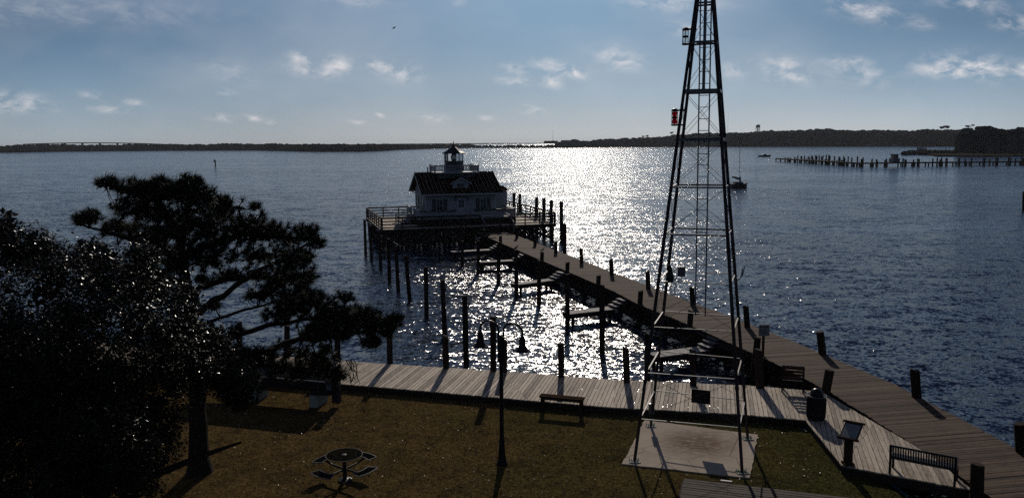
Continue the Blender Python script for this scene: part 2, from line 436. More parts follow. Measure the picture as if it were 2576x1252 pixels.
WAVE = (0.6, 1.1, 1.3)
def water_mat():
    m, h, bs = newmat('sound_water')
    tc = h.n('ShaderNodeTexCoord')
    o = tc.outputs['Object']
    # wave slopes given directly as a vector field (three wave lengths), so that far water stays as rough as near water
    def slopes(scale, rot, st, detail, amp, dist=0.3):
        mp = h.n('ShaderNodeMapping', ins={'Vector': o, 'Rotation': (0, 0, R(rot)), 'Scale': st})
        nz = h.n('ShaderNodeTexNoise', ins={'Vector': mp.outputs[0], 'Scale': scale, 'Detail': detail, 'Roughness': 0.55, 'Distortion': dist})
        sub = h.n('ShaderNodeVectorMath', operation='SUBTRACT', ins={0: nz.outputs['Color'], 1: (0.5, 0.5, 0.5)})
        return h.n('ShaderNodeVectorMath', operation='MULTIPLY', ins={0: sub.outputs[0], 1: (amp*0.8, amp, 0)}).outputs[0]
    s1 = slopes(0.5, 8, (0.45, 1, 1), 2.0, WAVE[0])
    s2 = slopes(2.3, -14, (0.8, 1, 1), 2.0, WAVE[1])
    s3 = slopes(6.5, 25, (0.8, 1, 1), 2.0, WAVE[2])
    gmp = h.n('ShaderNodeMapping', ins={'Vector': o, 'Scale': (0.45, 1.0, 1), 'Rotation': (0, 0, R(10))})
    gust = h.n('ShaderNodeTexNoise', ins={'Vector': gmp.outputs[0], 'Scale': 0.022, 'Detail': 4.0, 'Roughness': 0.6})
    gf = h.ramp(gust.outputs['Fac'], [(0.36, (0.5, 0.5, 0.5)), (0.50, (1.0, 1.0, 1.0)), (0.66, (1.25, 1.25, 1.25))])
    a1 = h.n('ShaderNodeVectorMath', operation='ADD', ins={0: s1, 1: s2})
    a2 = h.n('ShaderNodeVectorMath', operation='ADD', ins={0: a1.outputs[0], 1: s3})
    a3 = h.n('ShaderNodeVectorMath', operation='MULTIPLY', ins={0: a2.outputs[0], 1: gf})
    a4 = h.n('ShaderNodeVectorMath', operation='ADD', ins={0: a3.outputs[0], 1: (0, 0, 1)})
    nn = h.n('ShaderNodeVectorMath', operation='NORMALIZE', ins={0: a4.outputs[0]})
    h.link(nn.outputs[0], bs.inputs['Normal'])
    bs.inputs['Base Color'].default_value = (0.003, 0.010, 0.028, 1)
    bs.inputs['Roughness'].default_value = 0.12
    bs.inputs['IOR'].default_value = 1.27
    bs.inputs['Specular IOR Level'].default_value = 0.5
    return m
M['water'] = water_mat()

# ------------------------------------------------------------------ water and ground
BIG = 30000
wb = MB(); wb.add([(-BIG, -2000, ZW), (BIG, -2000, ZW), (BIG, BIG*1.4, ZW), (-BIG, BIG*1.4, ZW)], [(0, 1, 2, 3)])
tag(wb.build('water', M['water']), kind='structure')

lawn_edge = [(-400, 900), (300, 918), (827, 950), (1107, 974), (1400, 998), (1600, 1018), (1740, 1046), (1880, 1062), (1990, 1070), (2050, 1092), (2100, 1130), (2150, 1178), (2230, 1222), (2300, 1262), (2420, 1330)]
top = [P(x, y, ZG) for x, y in lawn_edge]
edge = [Vector((-60, top[0].y+2, ZG))]+top+[Vector((12.5, 12, ZG)), Vector((13, -10, ZG))]
gm = MB()
# flat sheet (fan to a row behind the camera) and a bank that dips under the water
vs = []; fs = []
N = len(edge)
for p in edge: vs.append((p.x, p.y, ZG))
for i, p in enumerate(edge):
    q = edge[min(i+1, N-1)]-edge[max(i-1, 0)]; nrm = Vector((-q.y, q.x, 0)).normalized()
    vs.append((p.x+nrm.x*0.35, p.y+nrm.y*0.35, ZG-0.28))
for i, p in enumerate(edge):
    q = edge[min(i+1, N-1)]-edge[max(i-1, 0)]; nrm = Vector((-q.y, q.x, 0)).normalized()
    vs.append((p.x+nrm.x*2.2, p.y+nrm.y*2.2, -2.6))
for i in range(N-1):
    fs.append((i, i+1, N+i+1, N+i)); fs.append((N+i, N+i+1, 2*N+i+1, 2*N+i))
base = len(vs)
vs += [(-60, -10, ZG)]
fs.append(tuple([base]+[i for i in range(N-1, -1, -1)]))
gm.add(vs, fs)
tag(gm.build('lawn_ground', M['turf']), kind='structure')

# grass blades + fallen leaves
def in_poly(x, y, poly):
    c = False; n = len(poly)
    for i in range(n):
        a, b = poly[i], poly[i-1]
        if (a[1] > y) != (b[1] > y) and x < (b[0]-a[0])*(y-a[1])/(b[1]-a[1])+a[0]: c = not c
    return c
lawn_poly = [(p.x, p.y) for p in edge]+[(-60, -10)]
pad_poly = [tuple(P(x, y, ZG)[:2]) for x, y in ((1564, 1168), (1885, 1204), (1907, 1095), (1622, 1058))]
gb = MB(); lit = MB()
cnt = 0
while cnt < 30000:
    x = random.uniform(-20, 12); y = random.uniform(19, 34)
    if not in_poly(x, y, lawn_poly) or in_poly(x, y, pad_poly): continue
    cnt += 1
    a = random.uniform(0, math.pi); hgt = random.uniform(.02, .055); wd = random.uniform(.006, .014)
    c, s_ = math.cos(a)*wd, math.sin(a)*wd
    lx, ly = random.uniform(-.03, .03), random.uniform(-.03, .03)
    gb.add([(x-c, y-s_, ZG), (x+c, y+s_, ZG), (x+lx, y+ly, ZG+hgt)], [(0, 1, 2)])
tag(gb.build('grass', M['blade']), kind='stuff')
cnt = 0
while cnt < 1000:
    x = random.uniform(-13, 12); y = random.uniform(19, 33)
    if not in_poly(x, y, lawn_poly): continue
    if random.random() < 0.25 and x < 6: continue
    cnt += 1
    a = random.uniform(0, 6.3); r = random.uniform(.012, .038)
    t1, t2 = random.uniform(-.5, .5), random.uniform(-.5, .5)
    pts = [(x+r*math.cos(a+k*1.57)*(1, .6)[k % 2], y+r*math.sin(a+k*1.57)*(1, .6)[k % 2], ZG+.025+r*(.4*math.cos(k*1.57)*t1+.4*math.sin(k*1.57)*t2)+.012*(k % 2)) for k in range(4)]
    lit.add(pts, [(0, 1, 2, 3)])
tag(lit.build('fallen_leaves', M['litter']), kind='stuff')

# ------------------------------------------------------------------ plank floors
def clip(poly, a, b, keep_left=True):
    out = []; n = len(poly)
    def side(p): return (b[0]-a[0])*(p[1]-a[1])-(b[1]-a[1])*(p[0]-a[0])
    for i in range(n):
        p, q = poly[i], poly[(i+1) % n]; sp, sq = side(p), side(q)
        if sp >= 0: out.append(p)
        if (sp > 0) != (sq > 0) and sp != sq:
            t = sp/(sp-sq); out.append((p[0]+(q[0]-p[0])*t, p[1]+(q[1]-p[1])*t))
    return out
def planks(mb, poly, az, wd, gap, z, th, length=None):
    """boards running along azimuth az (from +Y), cut to a convex outline (counter-clockwise)"""
    d = (math.sin(az), math.cos(az)); e = (math.cos(az), -math.sin(az))
    ss = [p[0]*e[0]+p[1]*e[1] for p in poly]; tt = [p[0]*d[0]+p[1]*d[1] for p in poly]
    s0 = min(ss)
    while s0 < max(ss):
        a = s0+gap/2; b = s0+wd-gap/2
        q = [(e[0]*u+d[0]*v, e[1]*u+d[1]*v) for u, v in ((a, min(tt)-1), (b, min(tt)-1), (b, max(tt)+1), (a, max(tt)+1))]
        n = len(poly)
        for i in range(n):
            if len(q) < 3: break
            q = clip(q, poly[i], poly[(i+1) % n])
        if len(q) >= 3:
            zz = z+random.uniform(-.007, .007)
            mb.prism(q, zz-th, zz)
        s0 += wd
def ccw(poly):
    a = sum(poly[i][0]*poly[(i+1)%len(poly)][1]-poly[(i+1)%len(poly)][0]*poly[i][1] for i in range(len(poly)))
    return poly if a > 0 else poly[::-1]

# boardwalk
bw = empty('boardwalk', P(1400, 1000, ZG), 0, 'sunlit grey plank boardwalk running along the shore behind the lawn', 'boardwalk')
bk = [P(*p, 0).to_2d() for p in ((-300, 815), (843, 905.7), (1124, 924.5), (1249, 931.5), (1546, 954.7), (1878, 968.5), (2066, 984))]
fr = [P(*p, 0).to_2d() for p in ((-300, 868), (827, 962), (1107, 986), (1330, 1006), (1543, 1024), (1855, 1040), (2027, 1056))]
m = MB(); wm = MB()
for i in range(6):
    planks(m, ccw([tuple(fr[i]), tuple(fr[i+1]), tuple(bk[i+1]), tuple(bk[i])]), R(14), 0.145, 0.018, 0, 0.04)
m.build('plank_floor', M['deck'], bw)
wing = [P(*p, 0).to_2d() for p in ((2027, 1056.5), (2117, 1169), (2173, 1180), (2446, 1232), (2343, 1144), (2200, 1062), (2067, 984))]
planks(wm, ccw([tuple(p) for p in (wing[0], wing[1], wing[5], wing[6])]), R(17), 0.145, 0.018, -.002, 0.04)
planks(wm, ccw([tuple(p) for p in (wing[1], wing[2], wing[3], wing[4], wing[5])]), R(17), 0.145, 0.018, -.002, 0.04)
wm.build('angled_plank_floor', M['wing'], bw)
m = MB()
def edge_beam(m, pts, z0, z1, th, off):
    for i in range(len(pts)-1):
        a, b = Vector(pts[i]), Vector(pts[i+1]); d = (b-a).normalized(); nrm = Vector((-d.y, d.x))*off
        m.beam((a.x+nrm.x, a.y+nrm.y, (z0+z1)/2), (b.x+nrm.x, b.y+nrm.y, (z0+z1)/2), th, z1-z0)
edge_beam(m, fr, -.30, -.043, .05, .03)
edge_beam(m, bk, -.30, -.043, .05, -.03)
edge_beam(m, [wing[0], wing[1], wing[2], wing[3]], -.30, -.045, .05, .03)
mid = [((a+b)/2) for a, b in zip(fr, bk)]
edge_beam(m, mid, -.30, -.05, .08, 0)
m.build('edge_beam', M['beam'], bw)
for i in range(1, len(fr)-1):
    for t in (0.0, 0.5):
        a = fr[i].lerp(fr[i+1], t); b = bk[i].lerp(bk[i+1], t)
        for s_ in (.12, .88):
            p = a.lerp(b, s_); MB().tube([(p.x, p.y, -2.6), (p.x, p.y, -.045)], .12, 8).build('support_post', M['pile'], bw)

# pier
PL = [(-4.13, 85.0), (6.33, 49.6), (7.21, 45.5), (8.97, 40.2), (11.0, 32.9), (11.72, 29.0), (12.33, 22.7), (12.4, 19.5), (12.5, 12)]
PR = [(-0.95, 85.0), (7.3, 56.2), (9.4, 48.8), (11.43, 42.1), (12.95, 36.4), (14.54, 29.5), (15.1, 23.4), (15.2, 19.5), (15.4, 12)]
def polyint(pts, y):
    for a, b in zip(pts, pts[1:]):
        if (a[1]-y)*(b[1]-y) <= 0: return a[0]+(b[0]-a[0])*(y-a[1])/(b[1]-a[1])
    return pts[-1][0]
pier = empty('pier', P(1700, 770, ZW), 0, 'long dark plank pier leading out to the cottage lighthouse', 'pier')
m = MB(); ys = 84.9; k = 0
while ys > 12.3:
    yb = ys-0.15
    la, lb = (polyint(PL, ys), ys-.25), (polyint(PL, yb), yb-.25+.012)
    ra, rb = (polyint(PR, ys), ys+.25), (polyint(PR, yb), yb+.25+.012)
    j = random.uniform(-.03, .03); zz = random.uniform(-.006, .006)
    m.prism([(lb[0]-j, lb[1]), (rb[0]+j, rb[1]), (ra[0]+j, ra[1]), (la[0]-j, la[1])], -.045+zz, zz)
    ys = yb
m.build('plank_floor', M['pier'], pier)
m = MB()
for side, pts in ((1, PL), (-1, PR)):
    edge_beam(m, [Vector(p) for p in pts], -.34, -.05, .07, .10*side)
edge_beam(m, [Vector(((polyint(PL, y)+polyint(PR, y))/2, y)) for y in (84.5, 70, 56, 45, 36, 28, 20, 12.5)], -.34, -.05, .12, 0)
m.build('edge_beam', M['beam'], pier)
yy = 82
while yy > 14:
    m = MB()
    m.beam((polyint(PL, yy)-.1, yy, -.45), (polyint(PR, yy)+.1, yy, -.45), .2, .22)
    for t in (.1, .5, .9):
        x = polyint(PL, yy)*(1-t)+polyint(PR, yy)*t
        m.tube([(x, yy, -2.8), (x, yy, -.34)], .13, 8)
    x0, x1 = polyint(PL, yy), polyint(PR, yy)
    m.beam((x0+.1, yy-.12, -1.25), (x1-.1, yy-.12, -.5), .05, .16); m.beam((x0+.1, yy+.12, -.5), (x1-.1, yy+.12, -1.25), .05, .16)
    m.build('bent_support', M['beam'], pier)
    yy -= 3.0
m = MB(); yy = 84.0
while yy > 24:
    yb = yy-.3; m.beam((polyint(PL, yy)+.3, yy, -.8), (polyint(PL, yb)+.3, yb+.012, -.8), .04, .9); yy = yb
m.build('shade_fill_board', M['beam'], pier)  # dark boards added to blacken the shaded gap under the pier's left side

# ------------------------------------------------------------------ pilings
ORD = ['first', 'second', 'third', 'fourth', 'fifth', 'sixth', 'seventh', 'eighth', 'ninth', 'tenth', 'eleventh', 'twelfth', 'thirteenth', 'fourteenth']
def piling(xb, yb, zb, yt, r, label, group, xt=None, cap=False, name='piling', zlow=-2.8, cleat=0):
    b = P(xb, yb, zb); t = PY(xb if xt is None else xt, yt, b.y)
    d = (t-b)/max(.05, (t.z-b.z))
    lowp = b+d*(zlow-b.z)
    o = None
    m = MB(); n = 6; pts = []; rs = []
    for i in range(n+1):
        f = i/n; p = lowp.lerp(t, f)
        pts.append(p); rs.append(r*(1.06-.1*f)*random.uniform(.97, 1.03))
    pts.append(t+Vector((random.uniform(-.01, .01), 0, .02))); rs.append(r*.86)
    if cleat:
        m.tube([t+Vector((r, -.02, -.55)), t+Vector((r+.07, -.02, -.42)), t+Vector((r+.07, -.02, -.25))], [.03, .035, .03], 6)
    m.tube(pts, rs, 12)
    o = m.build(name, M['pile'], None, (lowp.x, lowp.y, zb if zb > ZW+.2 else ZW), smooth=False)
    tag(o, label, 'piling', group)
    return o, t

# left side of the pier, from the lighthouse to the shore: (x base, y base, x top, y top, r)
L_side = [(1217, 597, 1217, 578), (1259, 612, 1259, 594), (1363, 657, 1364, 634), (1427, 683, 1428, 660), (1505, 718, 1506, 693),
          (1610, 764, 1612, 732), (1735, 823, 1738, 782), (1901, 900, 1906, 849), (2077, 986, 2087, 931), (2457, 1243, 2459, 1168)]
tops = {}
for i, (xb, yb, xt, yt) in enumerate(L_side):
    o, t = piling(xb, yb, 0, yt, 0.15 if i < 8 else .17,
                  f"short thick piling on the left edge of the pier, {ORD[i]} one counted from the lighthouse", 'short pilings along the left edge of the pier', xt)
    tops[('L', i)] = t
R_side = [(1258, 585, 1258, 564), (1300, 599, 1300, 571), (1346, 617, 1346, 590), (1398, 637, 1398, 608), (1463, 661, 1462, 625), (1539, 692, 1537, 653),
          (1631, 727, 1629, 683), (1743, 768, 1740, 723), (1880, 823, 1876, 770), (2069, 889, 2063, 835), (2306, 998, 2301, 932), (2570, 1136, 2566, 1066)]
for i, (xb, yb, xt, yt) in enumerate(R_side):
    o, t = piling(xb, yb, 0, yt, 0.15 if i < 9 else .17,
                  f"short dark piling on the right edge of the pier, {ORD[i]} one counted from the lighthouse", 'short pilings along the right edge of the pier', xt)
    tops[('R', i)] = t
# free mooring piles left of the pier
free = [(920, 640, 917, 553), (935, 656, 931, 568), (958, 678, 954, 583), (980, 713, 977, 601), (1002, 733, 996, 620), (1031, 759, 1021, 644),
        (1073, 799, 1071, 671), (1119, 845, 1113, 705), (1173, 920, 1169, 744)]
for i, (xb, yb, xt, yt) in enumerate(free):
    o, t = piling(xb, yb, ZW, yt, .135,
                  f"tall mooring piling standing in open water, {ORD[i]} of the row from the lighthouse", 'tall mooring pilings in a row left of the pier', xt, name='mooring_piling', cleat=(i in (5, 7, 8)))
    tops[('F', i)] = t
# boardwalk back edge
bws = [(602, 893, 602, 811, ''), (722, 898, 722, 819, ''), (849, 909, 849, 815, ''), (981, 914, 979, 812, ''), (1122, 929, 1120, 845, ''), (1241, 935, 1240, 797, ''),
       (1268, 938, 1268, 856, ''), (1412, 950, 1411, 864, ''), (1577, 964, 1574, 876, ''), (1744, 972, 1742, 880, ''), (1912, 978, 1909, 880, '')]
BL_ = ['piling seen through the pine branches, nearest the pine trunk', 'piling behind the pine, second from its trunk at the boardwalk edge', 'piling under the long right pine branch, left end of clear boardwalk',
       'piling at the boardwalk edge touching the tip of the pine branch', 'piling at the boardwalk edge with one taller mooring piling close behind it', 'tallest piling at the boardwalk edge, just left of the lamp post',
       'piling at the boardwalk edge hidden against the lamp post', 'slender piling behind the backless bench in the bright glitter', 'piling at the boardwalk edge between backless bench and steel tower',
       'piling at the boardwalk edge behind the black sign on the tower', 'piling at the boardwalk edge right of the tower, casting a broad shadow']
for i, (xb, yb, xt, yt, _) in enumerate(bws):
    piling(xb, yb-3, 0, yt, .128 if i != 10 else .16, BL_[i], 'pilings along the water edge of the boardwalk', xt, zlow=-2.4)
# finger pier pilings
fp = [(1163, 668, 1163, 606, 'first finger dock outer'), (1203, 688, 1203, 606, 'second finger dock outer'), (1254, 712, 1255, 609, 'second finger dock inner'), (1299, 745, 1298, 629, 'third finger dock outer'),
      (1356, 765, 1356, 655, 'third finger dock inner'), (1427, 820, 1428, 690, 'fourth finger dock outer'), (1515, 887, 1514, 717, 'fourth finger dock near the bench'), (1628, 957, 1630, 840, 'fifth finger dock outer'),
      (1445, 700, 1445, 662, 'pier side behind fourth finger dock'), (1640, 800, 1640, 765, 'pier side above the fifth finger dock')]
for i, (xb, yb, xt, yt, w_) in enumerate(fp[:8]):
    o, t = piling(xb, yb, ZW, yt, .14, f"dark piling in the sparkling water at the {w_} end", 'pilings holding the finger docks', xt)
    tops[('P', i)] = t
# beside the lighthouse platform
for i, (xb, yb, xt, yt) in enumerate([(1413, 607, 1412, 507), (1420, 636, 1420, 563)]):
    piling(xb, yb, ZW, yt, .2, ['tall slim piling in the glitter just right of the lighthouse platform', 'shorter piling in the glitter in front of the tall one, right of the platform'][i],
           'mooring pilings right of the lighthouse platform', xt, name='mooring_piling')
# far right edge in open water
piling(2574, 530, ZW, 482, .16, 'lone dark piling in open water at the right edge of the picture', None, 2575, name='mooring_piling')

# ------------------------------------------------------------------ finger docks
def finger(a, b, idx, label, treads=3):
    A = P(*a, ZF); B = P(*b, ZF)
    d = (B-A).normalized(); nrm = Vector((-d.y, d.x, 0))
    wd = 0.85
    # run to the pier edge
    e = B.copy()
    for _ in range(400):
        if e.x > polyint(PL, e.y)-1.0: break
        e += d*.02
    root = empty('finger_dock', A.to_2d().to_3d()+Vector((0, 0, ZW)), 0, label, 'dock', 'low finger docks beside the pier')
    m = MB(); L = (e-A).length; s_ = 0
    while s_ < L-.05:
        p = A+d*s_; q = A+d*(s_+.13)
        z = ZF+random.uniform(-.004, .004)
        m.prism([(p.x, p.y), (q.x, q.y), (q.x+nrm.x*wd, q.y+nrm.y*wd), (p.x+nrm.x*wd, p.y+nrm.y*wd)], z-.04, z)
        s_ += .145
    m.build('plank_floor', M['finger'], root)
    m = MB()
    for o_ in (.03, wd-.03):
        p = A+nrm*o_+Vector((0, 0, -.17)); q = e+nrm*o_+Vector((0, 0, -.17)); m.beam(p, q, .05, .24)
    for t in (.02, .98):
        p = A.lerp(e, t)+Vector((0, 0, -.17)); m.beam(p+nrm*.06, p+nrm*(wd-.06), .06, .235)
    m.build('edge_beam', M['beam'], root)
    for t in (.1, .9):
        for o_ in (.12, wd-.12):
            p = A.lerp(e, t)+nrm*o_; MB().tube([(p.x, p.y, -2.8), (p.x, p.y, ZF-.06)], .09, 8).build('support_post', M['pile'], root)
    for k in range(3):
        z = ZF+.15*(k+1)
        p = e+d*(.28*k+.02)
        m = MB(); q = p+d*.3
        m.prism([(p.x, p.y), (q.x, q.y), (q.x+nrm.x*wd, q.y+nrm.y*wd), (p.x+nrm.x*wd, p.y+nrm.y*wd)], z-.05, z)
        m.build('step', M['finger'], root)
finger((1139, 634), (1211, 630), 0, 'farthest low finger dock, in the dark water nearest the lighthouse')
finger((1206, 660), (1290, 656), 1, 'low finger dock, second from the lighthouse, shadowed water behind')
finger((1302, 716), (1399, 704), 2, 'low finger dock in the middle of the five beside the pier')
finger((1432, 790), (1548, 777), 3, 'low finger dock in the brightest glitter, second from the shore')
finger((1655, 898), (1781, 881), 4, 'low finger dock nearest the shore, seen through the steel tower')

# ------------------------------------------------------------------ lighthouse on its platform
HC = Vector((-6.4, 89.9, 0)); HR = R(16)
hu = Vector((math.cos(HR), math.sin(HR), 0)); hv = Vector((-math.sin(HR), math.cos(HR), 0))
def HL(x, y, z): return HC+hu*x+hv*y+Vector((0, 0, z))
ZD, ZP = 0.6, 1.4
plat = empty('lighthouse_platform', (HC.x, HC.y, ZW), HR, 'broad dark timber platform on piles carrying the cottage lighthouse', 'platform', wc=False)
dz = -ZW
PX0, PX1, PY0, PY1 = -9.1, 9.7, -6.7, 7.6
m = MB(); s_ = PX0
while s_ < PX1-.01:
    e_ = min(s_+.15, PX1); m.b2((s_+.006, PY0, ZD-.04+dz), (e_-.006, PY1, ZD+dz)); s_ += .15
s_ = 4.0
while s_ < PX1-.01:
    e_ = min(s_+.15, PX1); m.b2((s_+.006, PY1+.01, ZD-.04+dz), (e_-.006, 13.2, ZD+dz)); s_ += .15
m.build('plank_floor', M['deck'], plat)
m = MB()
for y in (PY0+.05, PY1-.05): m.b2((PX0, y-.04, ZD-.4+dz), (PX1, y+.04, ZD-.045+dz))
for x in (PX0+.04, PX1-.04): m.b2((x-.035, PY0+.1, ZD-.4+dz), (x+.035, (PY1 if x < 0 else 13.2)-.1, ZD-.046+dz))
for i in range(1, 9):
    y = PY0+i*(PY1-PY0)/9; m.b2((PX0+.1, y-.1, ZD-.45+dz), (PX1-.1, y+.1, ZD-.05+dz))
m.build('edge_beam', M['beam'], plat)
br = MB()
xs = [PX0+.3+i*(PX1-PX0-.6)/8 for i in range(9)]; ysl = [PY0+.3+i*(PY1-PY0-.6)/5 for i in range(6)]
for i, x in enumerate(xs):
    for j, y in enumerate(ysl):
        MB().tube([(x, y, -1.5), (x, y, ZD-.41+dz)], .15, 8).build('support_pile', M['pile'], plat)
        if i < 8: br.beam((x, y-.16, .15), (xs[i+1], y-.16, 1.35), .05, .2); br.beam((x, y+.16, 1.35), (xs[i+1], y+.16, .15), .05, .2)
        if j < 5: br.beam((x-.16, y, .15), (x-.16, ysl[j+1], 1.35), .05, .2); br.beam((x+.16, y, 1.35), (x+.16, ysl[j+1], .15), .05, .2)
br.build('cross_brace', M['beam'], plat)
def railrun(name, parent, a, b, z, n, h=1.15, rails=4, mat='beam', skip=0):
    m = MB(); a = Vector((a[0], a[1], z)); b = Vector((b[0], b[1], z))
    for i in range(n+1):
        p = a.lerp(b, i/n); m.beam(p, p+Vector((0, 0, h)), .11, .11)
    for k in range(rails):
        zz = .16+(h-.2)*k/(rails-1)
        m.beam(a+Vector((0, 0, zz)), b+Vector((0, 0, zz)), .045, .12)
    m.beam(a+Vector((0, 0, h+.03)), b+Vector((0, 0, h+.03)), .2, .045)
    return m.build(name, M[mat], parent)
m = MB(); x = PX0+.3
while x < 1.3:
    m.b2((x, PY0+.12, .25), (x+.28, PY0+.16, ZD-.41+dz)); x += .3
m.build('shade_skirt_board', M['beam'], plat)  # added dark boards standing in for the deep shade below the platform front
z = ZD+dz
railrun('railing', plat, (PX0+.08, PY0+.08), (PX0+.08, PY1-.08), z, 7)
railrun('railing', plat, (PX0+.2, PY1-.08), (3.95, PY1-.08), z, 7)
railrun('railing', plat, (4.0, PY1+.1), (4.0, 13.0), z, 3)
railrun('railing', plat, (4.2, 13.1), (PX1-.2, 13.1), z, 3)
railrun('railing', plat, (PX1-.08, PY0+.08), (PX1-.08, 13.1), z, 11)
for y in (9.4, 11.2, 12.9):
    for x in (4.3, 7.0, PX1-.3): MB().tube([(x, y, -1.5), (x, y, ZD-.05+dz)], .15, 8).build('support_pile', M['pile'], plat)
railrun('railing', plat, (PX0+.2, PY0+.08), (1.3, PY0+.08), z, 5)
railrun('railing', plat, (4.6, PY0+.08), (PX1-.2, PY0+.08), z, 3)
# steps from the pier with slanting hand rails
for k in range(3):
    MB().b2((1.5, PY0-1.0+.33*k, dz+.02), (4.4, PY0-.67+.33*k, dz+.15*(k+1))).build('step', M['beam'], plat)
for x in (1.4, 4.5):
    m = MB(); m.beam((x, PY0+.1, z+1.15), (x, PY0-1.6, z+.45), .08, .06); m.beam((x, PY0-1.5, dz), (x, PY0-1.5, z+.5), .09, .09)
    m.build('hand_rail', M['galv'], plat)
# pilings behind the right-hand railing
for i, (xx, ly, yt) in enumerate([(1293, 7.3, 486), (1307.5, 6.2, 488), (1350, 2.2, 497), (1368, .1, 499), (1387, -2.6, 503)]):
    # find ly on the right edge where the piling shows at column xx
    best = min((abs(px(HL(PX1+.28, l_/20, ZD))[0]-xx), l_/20) for l_ in range(-140, 290))
    p = HL(PX1+.28, best[1], ZD); pix = px(p)
    piling(pix[0], px(HL(PX1+.28, best[1], ZW))[1], ZW, yt, .2, f"tall piling rising past the right railing of the lighthouse platform, {ORD[i]} from the cottage",
           'tall pilings along the right side of the platform', name='mooring_piling')

house = empty('cottage_lighthouse', (HC.x, HC.y, ZD), HR, 'small white cottage lighthouse with dark seamed roof and black lantern room', 'lighthouse', wc=False)
zb = ZP-ZD                 # porch floor above platform
WX, WY = 3.85, 3.45
EZ, RZ = 3.97-ZD, 6.08-ZD
m = MB()
m.b2((-WX, -WY, zb), (WX, WY, EZ+.25))
# gables
for sx in (-1, 1):
    x0, x1 = (sx*WX, sx*(WX-.15))
    m.add([(x0, -WY, EZ+.2), (x0, WY, EZ+.2), (x0, 0, RZ-.15), (x1, -WY, EZ+.2), (x1, WY, EZ+.2), (x1, 0, RZ-.15)], [(0, 1, 2), (5, 4, 3), (0, 3, 4, 1), (1, 4, 5, 2), (2, 5, 3, 0)])
wall = m.build('wall', M['white'], house)
# clapboards
m = MB(); zz = zb+.1
while zz < EZ:
    m.b2((-WX-.012, -WY-.018, zz), (WX+.012, -WY-.001, zz+.02)); m.b2((-WX-.018, -WY, zz), (-WX-.001, WY, zz+.02)); zz += .16
m.build('clapboard', M['trim'], wall)
MB().b2((WX-.2, -WY-.05, zb), (WX+.05, -WY-.02, EZ)).build('corner_board', M['trim'], wall); MB().b2((-WX-.05, -WY-.05, zb), (-WX+.1, -WY-.02, EZ)).build('corner_board', M['trim'], wall)
# roof
OX, OY = 4.45, 4.35
sl = (RZ-EZ)/OY
m = MB()
def slope_slab(m, sy, th=.12):
    vs = [(-OX, sy*OY, EZ-.02), (OX, sy*OY, EZ-.02), (OX, 0, RZ), (-OX, 0, RZ)]
    vs = vs+[(x, y, zq-th) for x, y, zq in vs]
    m.add(vs, [(0, 1, 2, 3), (7, 6, 5, 4), (0, 4, 5, 1), (2, 6, 7, 3), (1, 5, 6, 2), (0, 3, 7, 4)], .4)
slope_slab(m, -1); slope_slab(m, 1)
roof = m.build('roof', M['roof'], house)
m = MB(); x = -OX+.1
while x < OX:
    for sy in (-1, 1):
        m.beam((x, sy*OY, EZ+.005), (x, 0, RZ+.02), .035, .07, random.random())
    x += .44
m.build('roof_seam', mat_noise('rusty_seam', (0.02, 0.013, 0.01), (0.28, 0.19, 0.13), 3, .6, 0, 0, (1, 1, 1), .3, usetint=.7), roof)
m = MB()
for sx in (-1, 1):
    for sy in (-1, 1):
        m.beam((sx*(OX-.01), sy*OY, EZ-.17), (sx*(OX-.01), 0, RZ-.17), .05, .18)
m.beam((-OX, -OY+.02, EZ-.14), (OX, -OY+.02, EZ-.14), .05, .15); m.beam((-OX, OY-.02, EZ-.14), (OX, OY-.02, EZ-.14), .05, .15)
m.build('fascia', M['trim'], roof)
for sy in (-1, 1):
    MB().tube([(-WX, sy*(WY-.1), EZ-.4), (-OX+.1, sy*(WY+.6), EZ-.05)], .04, 6).build('eave_bracket', M['trim'], house)
for vx in (-2.9, 2.6):
    m = MB(); m.tube([(vx, .3, RZ-.3), (vx, .3, RZ+(.55 if vx < 0 else .25))], .07, 8); m.build('vent_pipe', M['metal'], roof)
# dormer
m = MB()
m.b2((-.85, -3.35, EZ+.1), (.85, -1.0, EZ+1.05))
m.add([(-.85, -3.35, EZ+1.05), (.85, -3.35, EZ+1.05), (0, -3.35, EZ+1.55), (-.85, -1.2, EZ+1.05), (.85, -1.2, EZ+1.05), (0, -1.2, EZ+1.55)], [(0, 1, 2), (5, 4, 3), (0, 3, 4, 1), (1, 4, 5, 2), (2, 5, 3, 0)])
dorm = m.build('dormer', M['white'], house)
m = MB()
for sx in (-1, 1):
    a, b_, c_, d_ = (0, -3.6, EZ+1.68), (0, -.6, EZ+1.68), (sx*1.2, -.6, EZ+1.0), (sx*1.2, -3.6, EZ+1.0)
    vs = [a, b_, c_, d_]+[(q[0], q[1], q[2]-.09) for q in (a, b_, c_, d_)]
    m.add(vs, [(0, 1, 2, 3), (7, 6, 5, 4), (0, 3, 7, 4), (1, 5, 6, 2), (2, 6, 7, 3), (0, 4, 5, 1)])
m.build('dormer_roof', M['roof'], dorm)
m = MB()
for sx in (-1, 1): m.beam((0, -3.62, EZ+1.57), (sx*1.2, -3.62, EZ+.9), .04, .12)
m.build('dormer_trim', M['trim'], dorm)
m = MB(); m.b2((-.4, -3.39, EZ+.3), (.4, -3.36, EZ+.95)); m.build('dormer_window', M['window'], dorm)
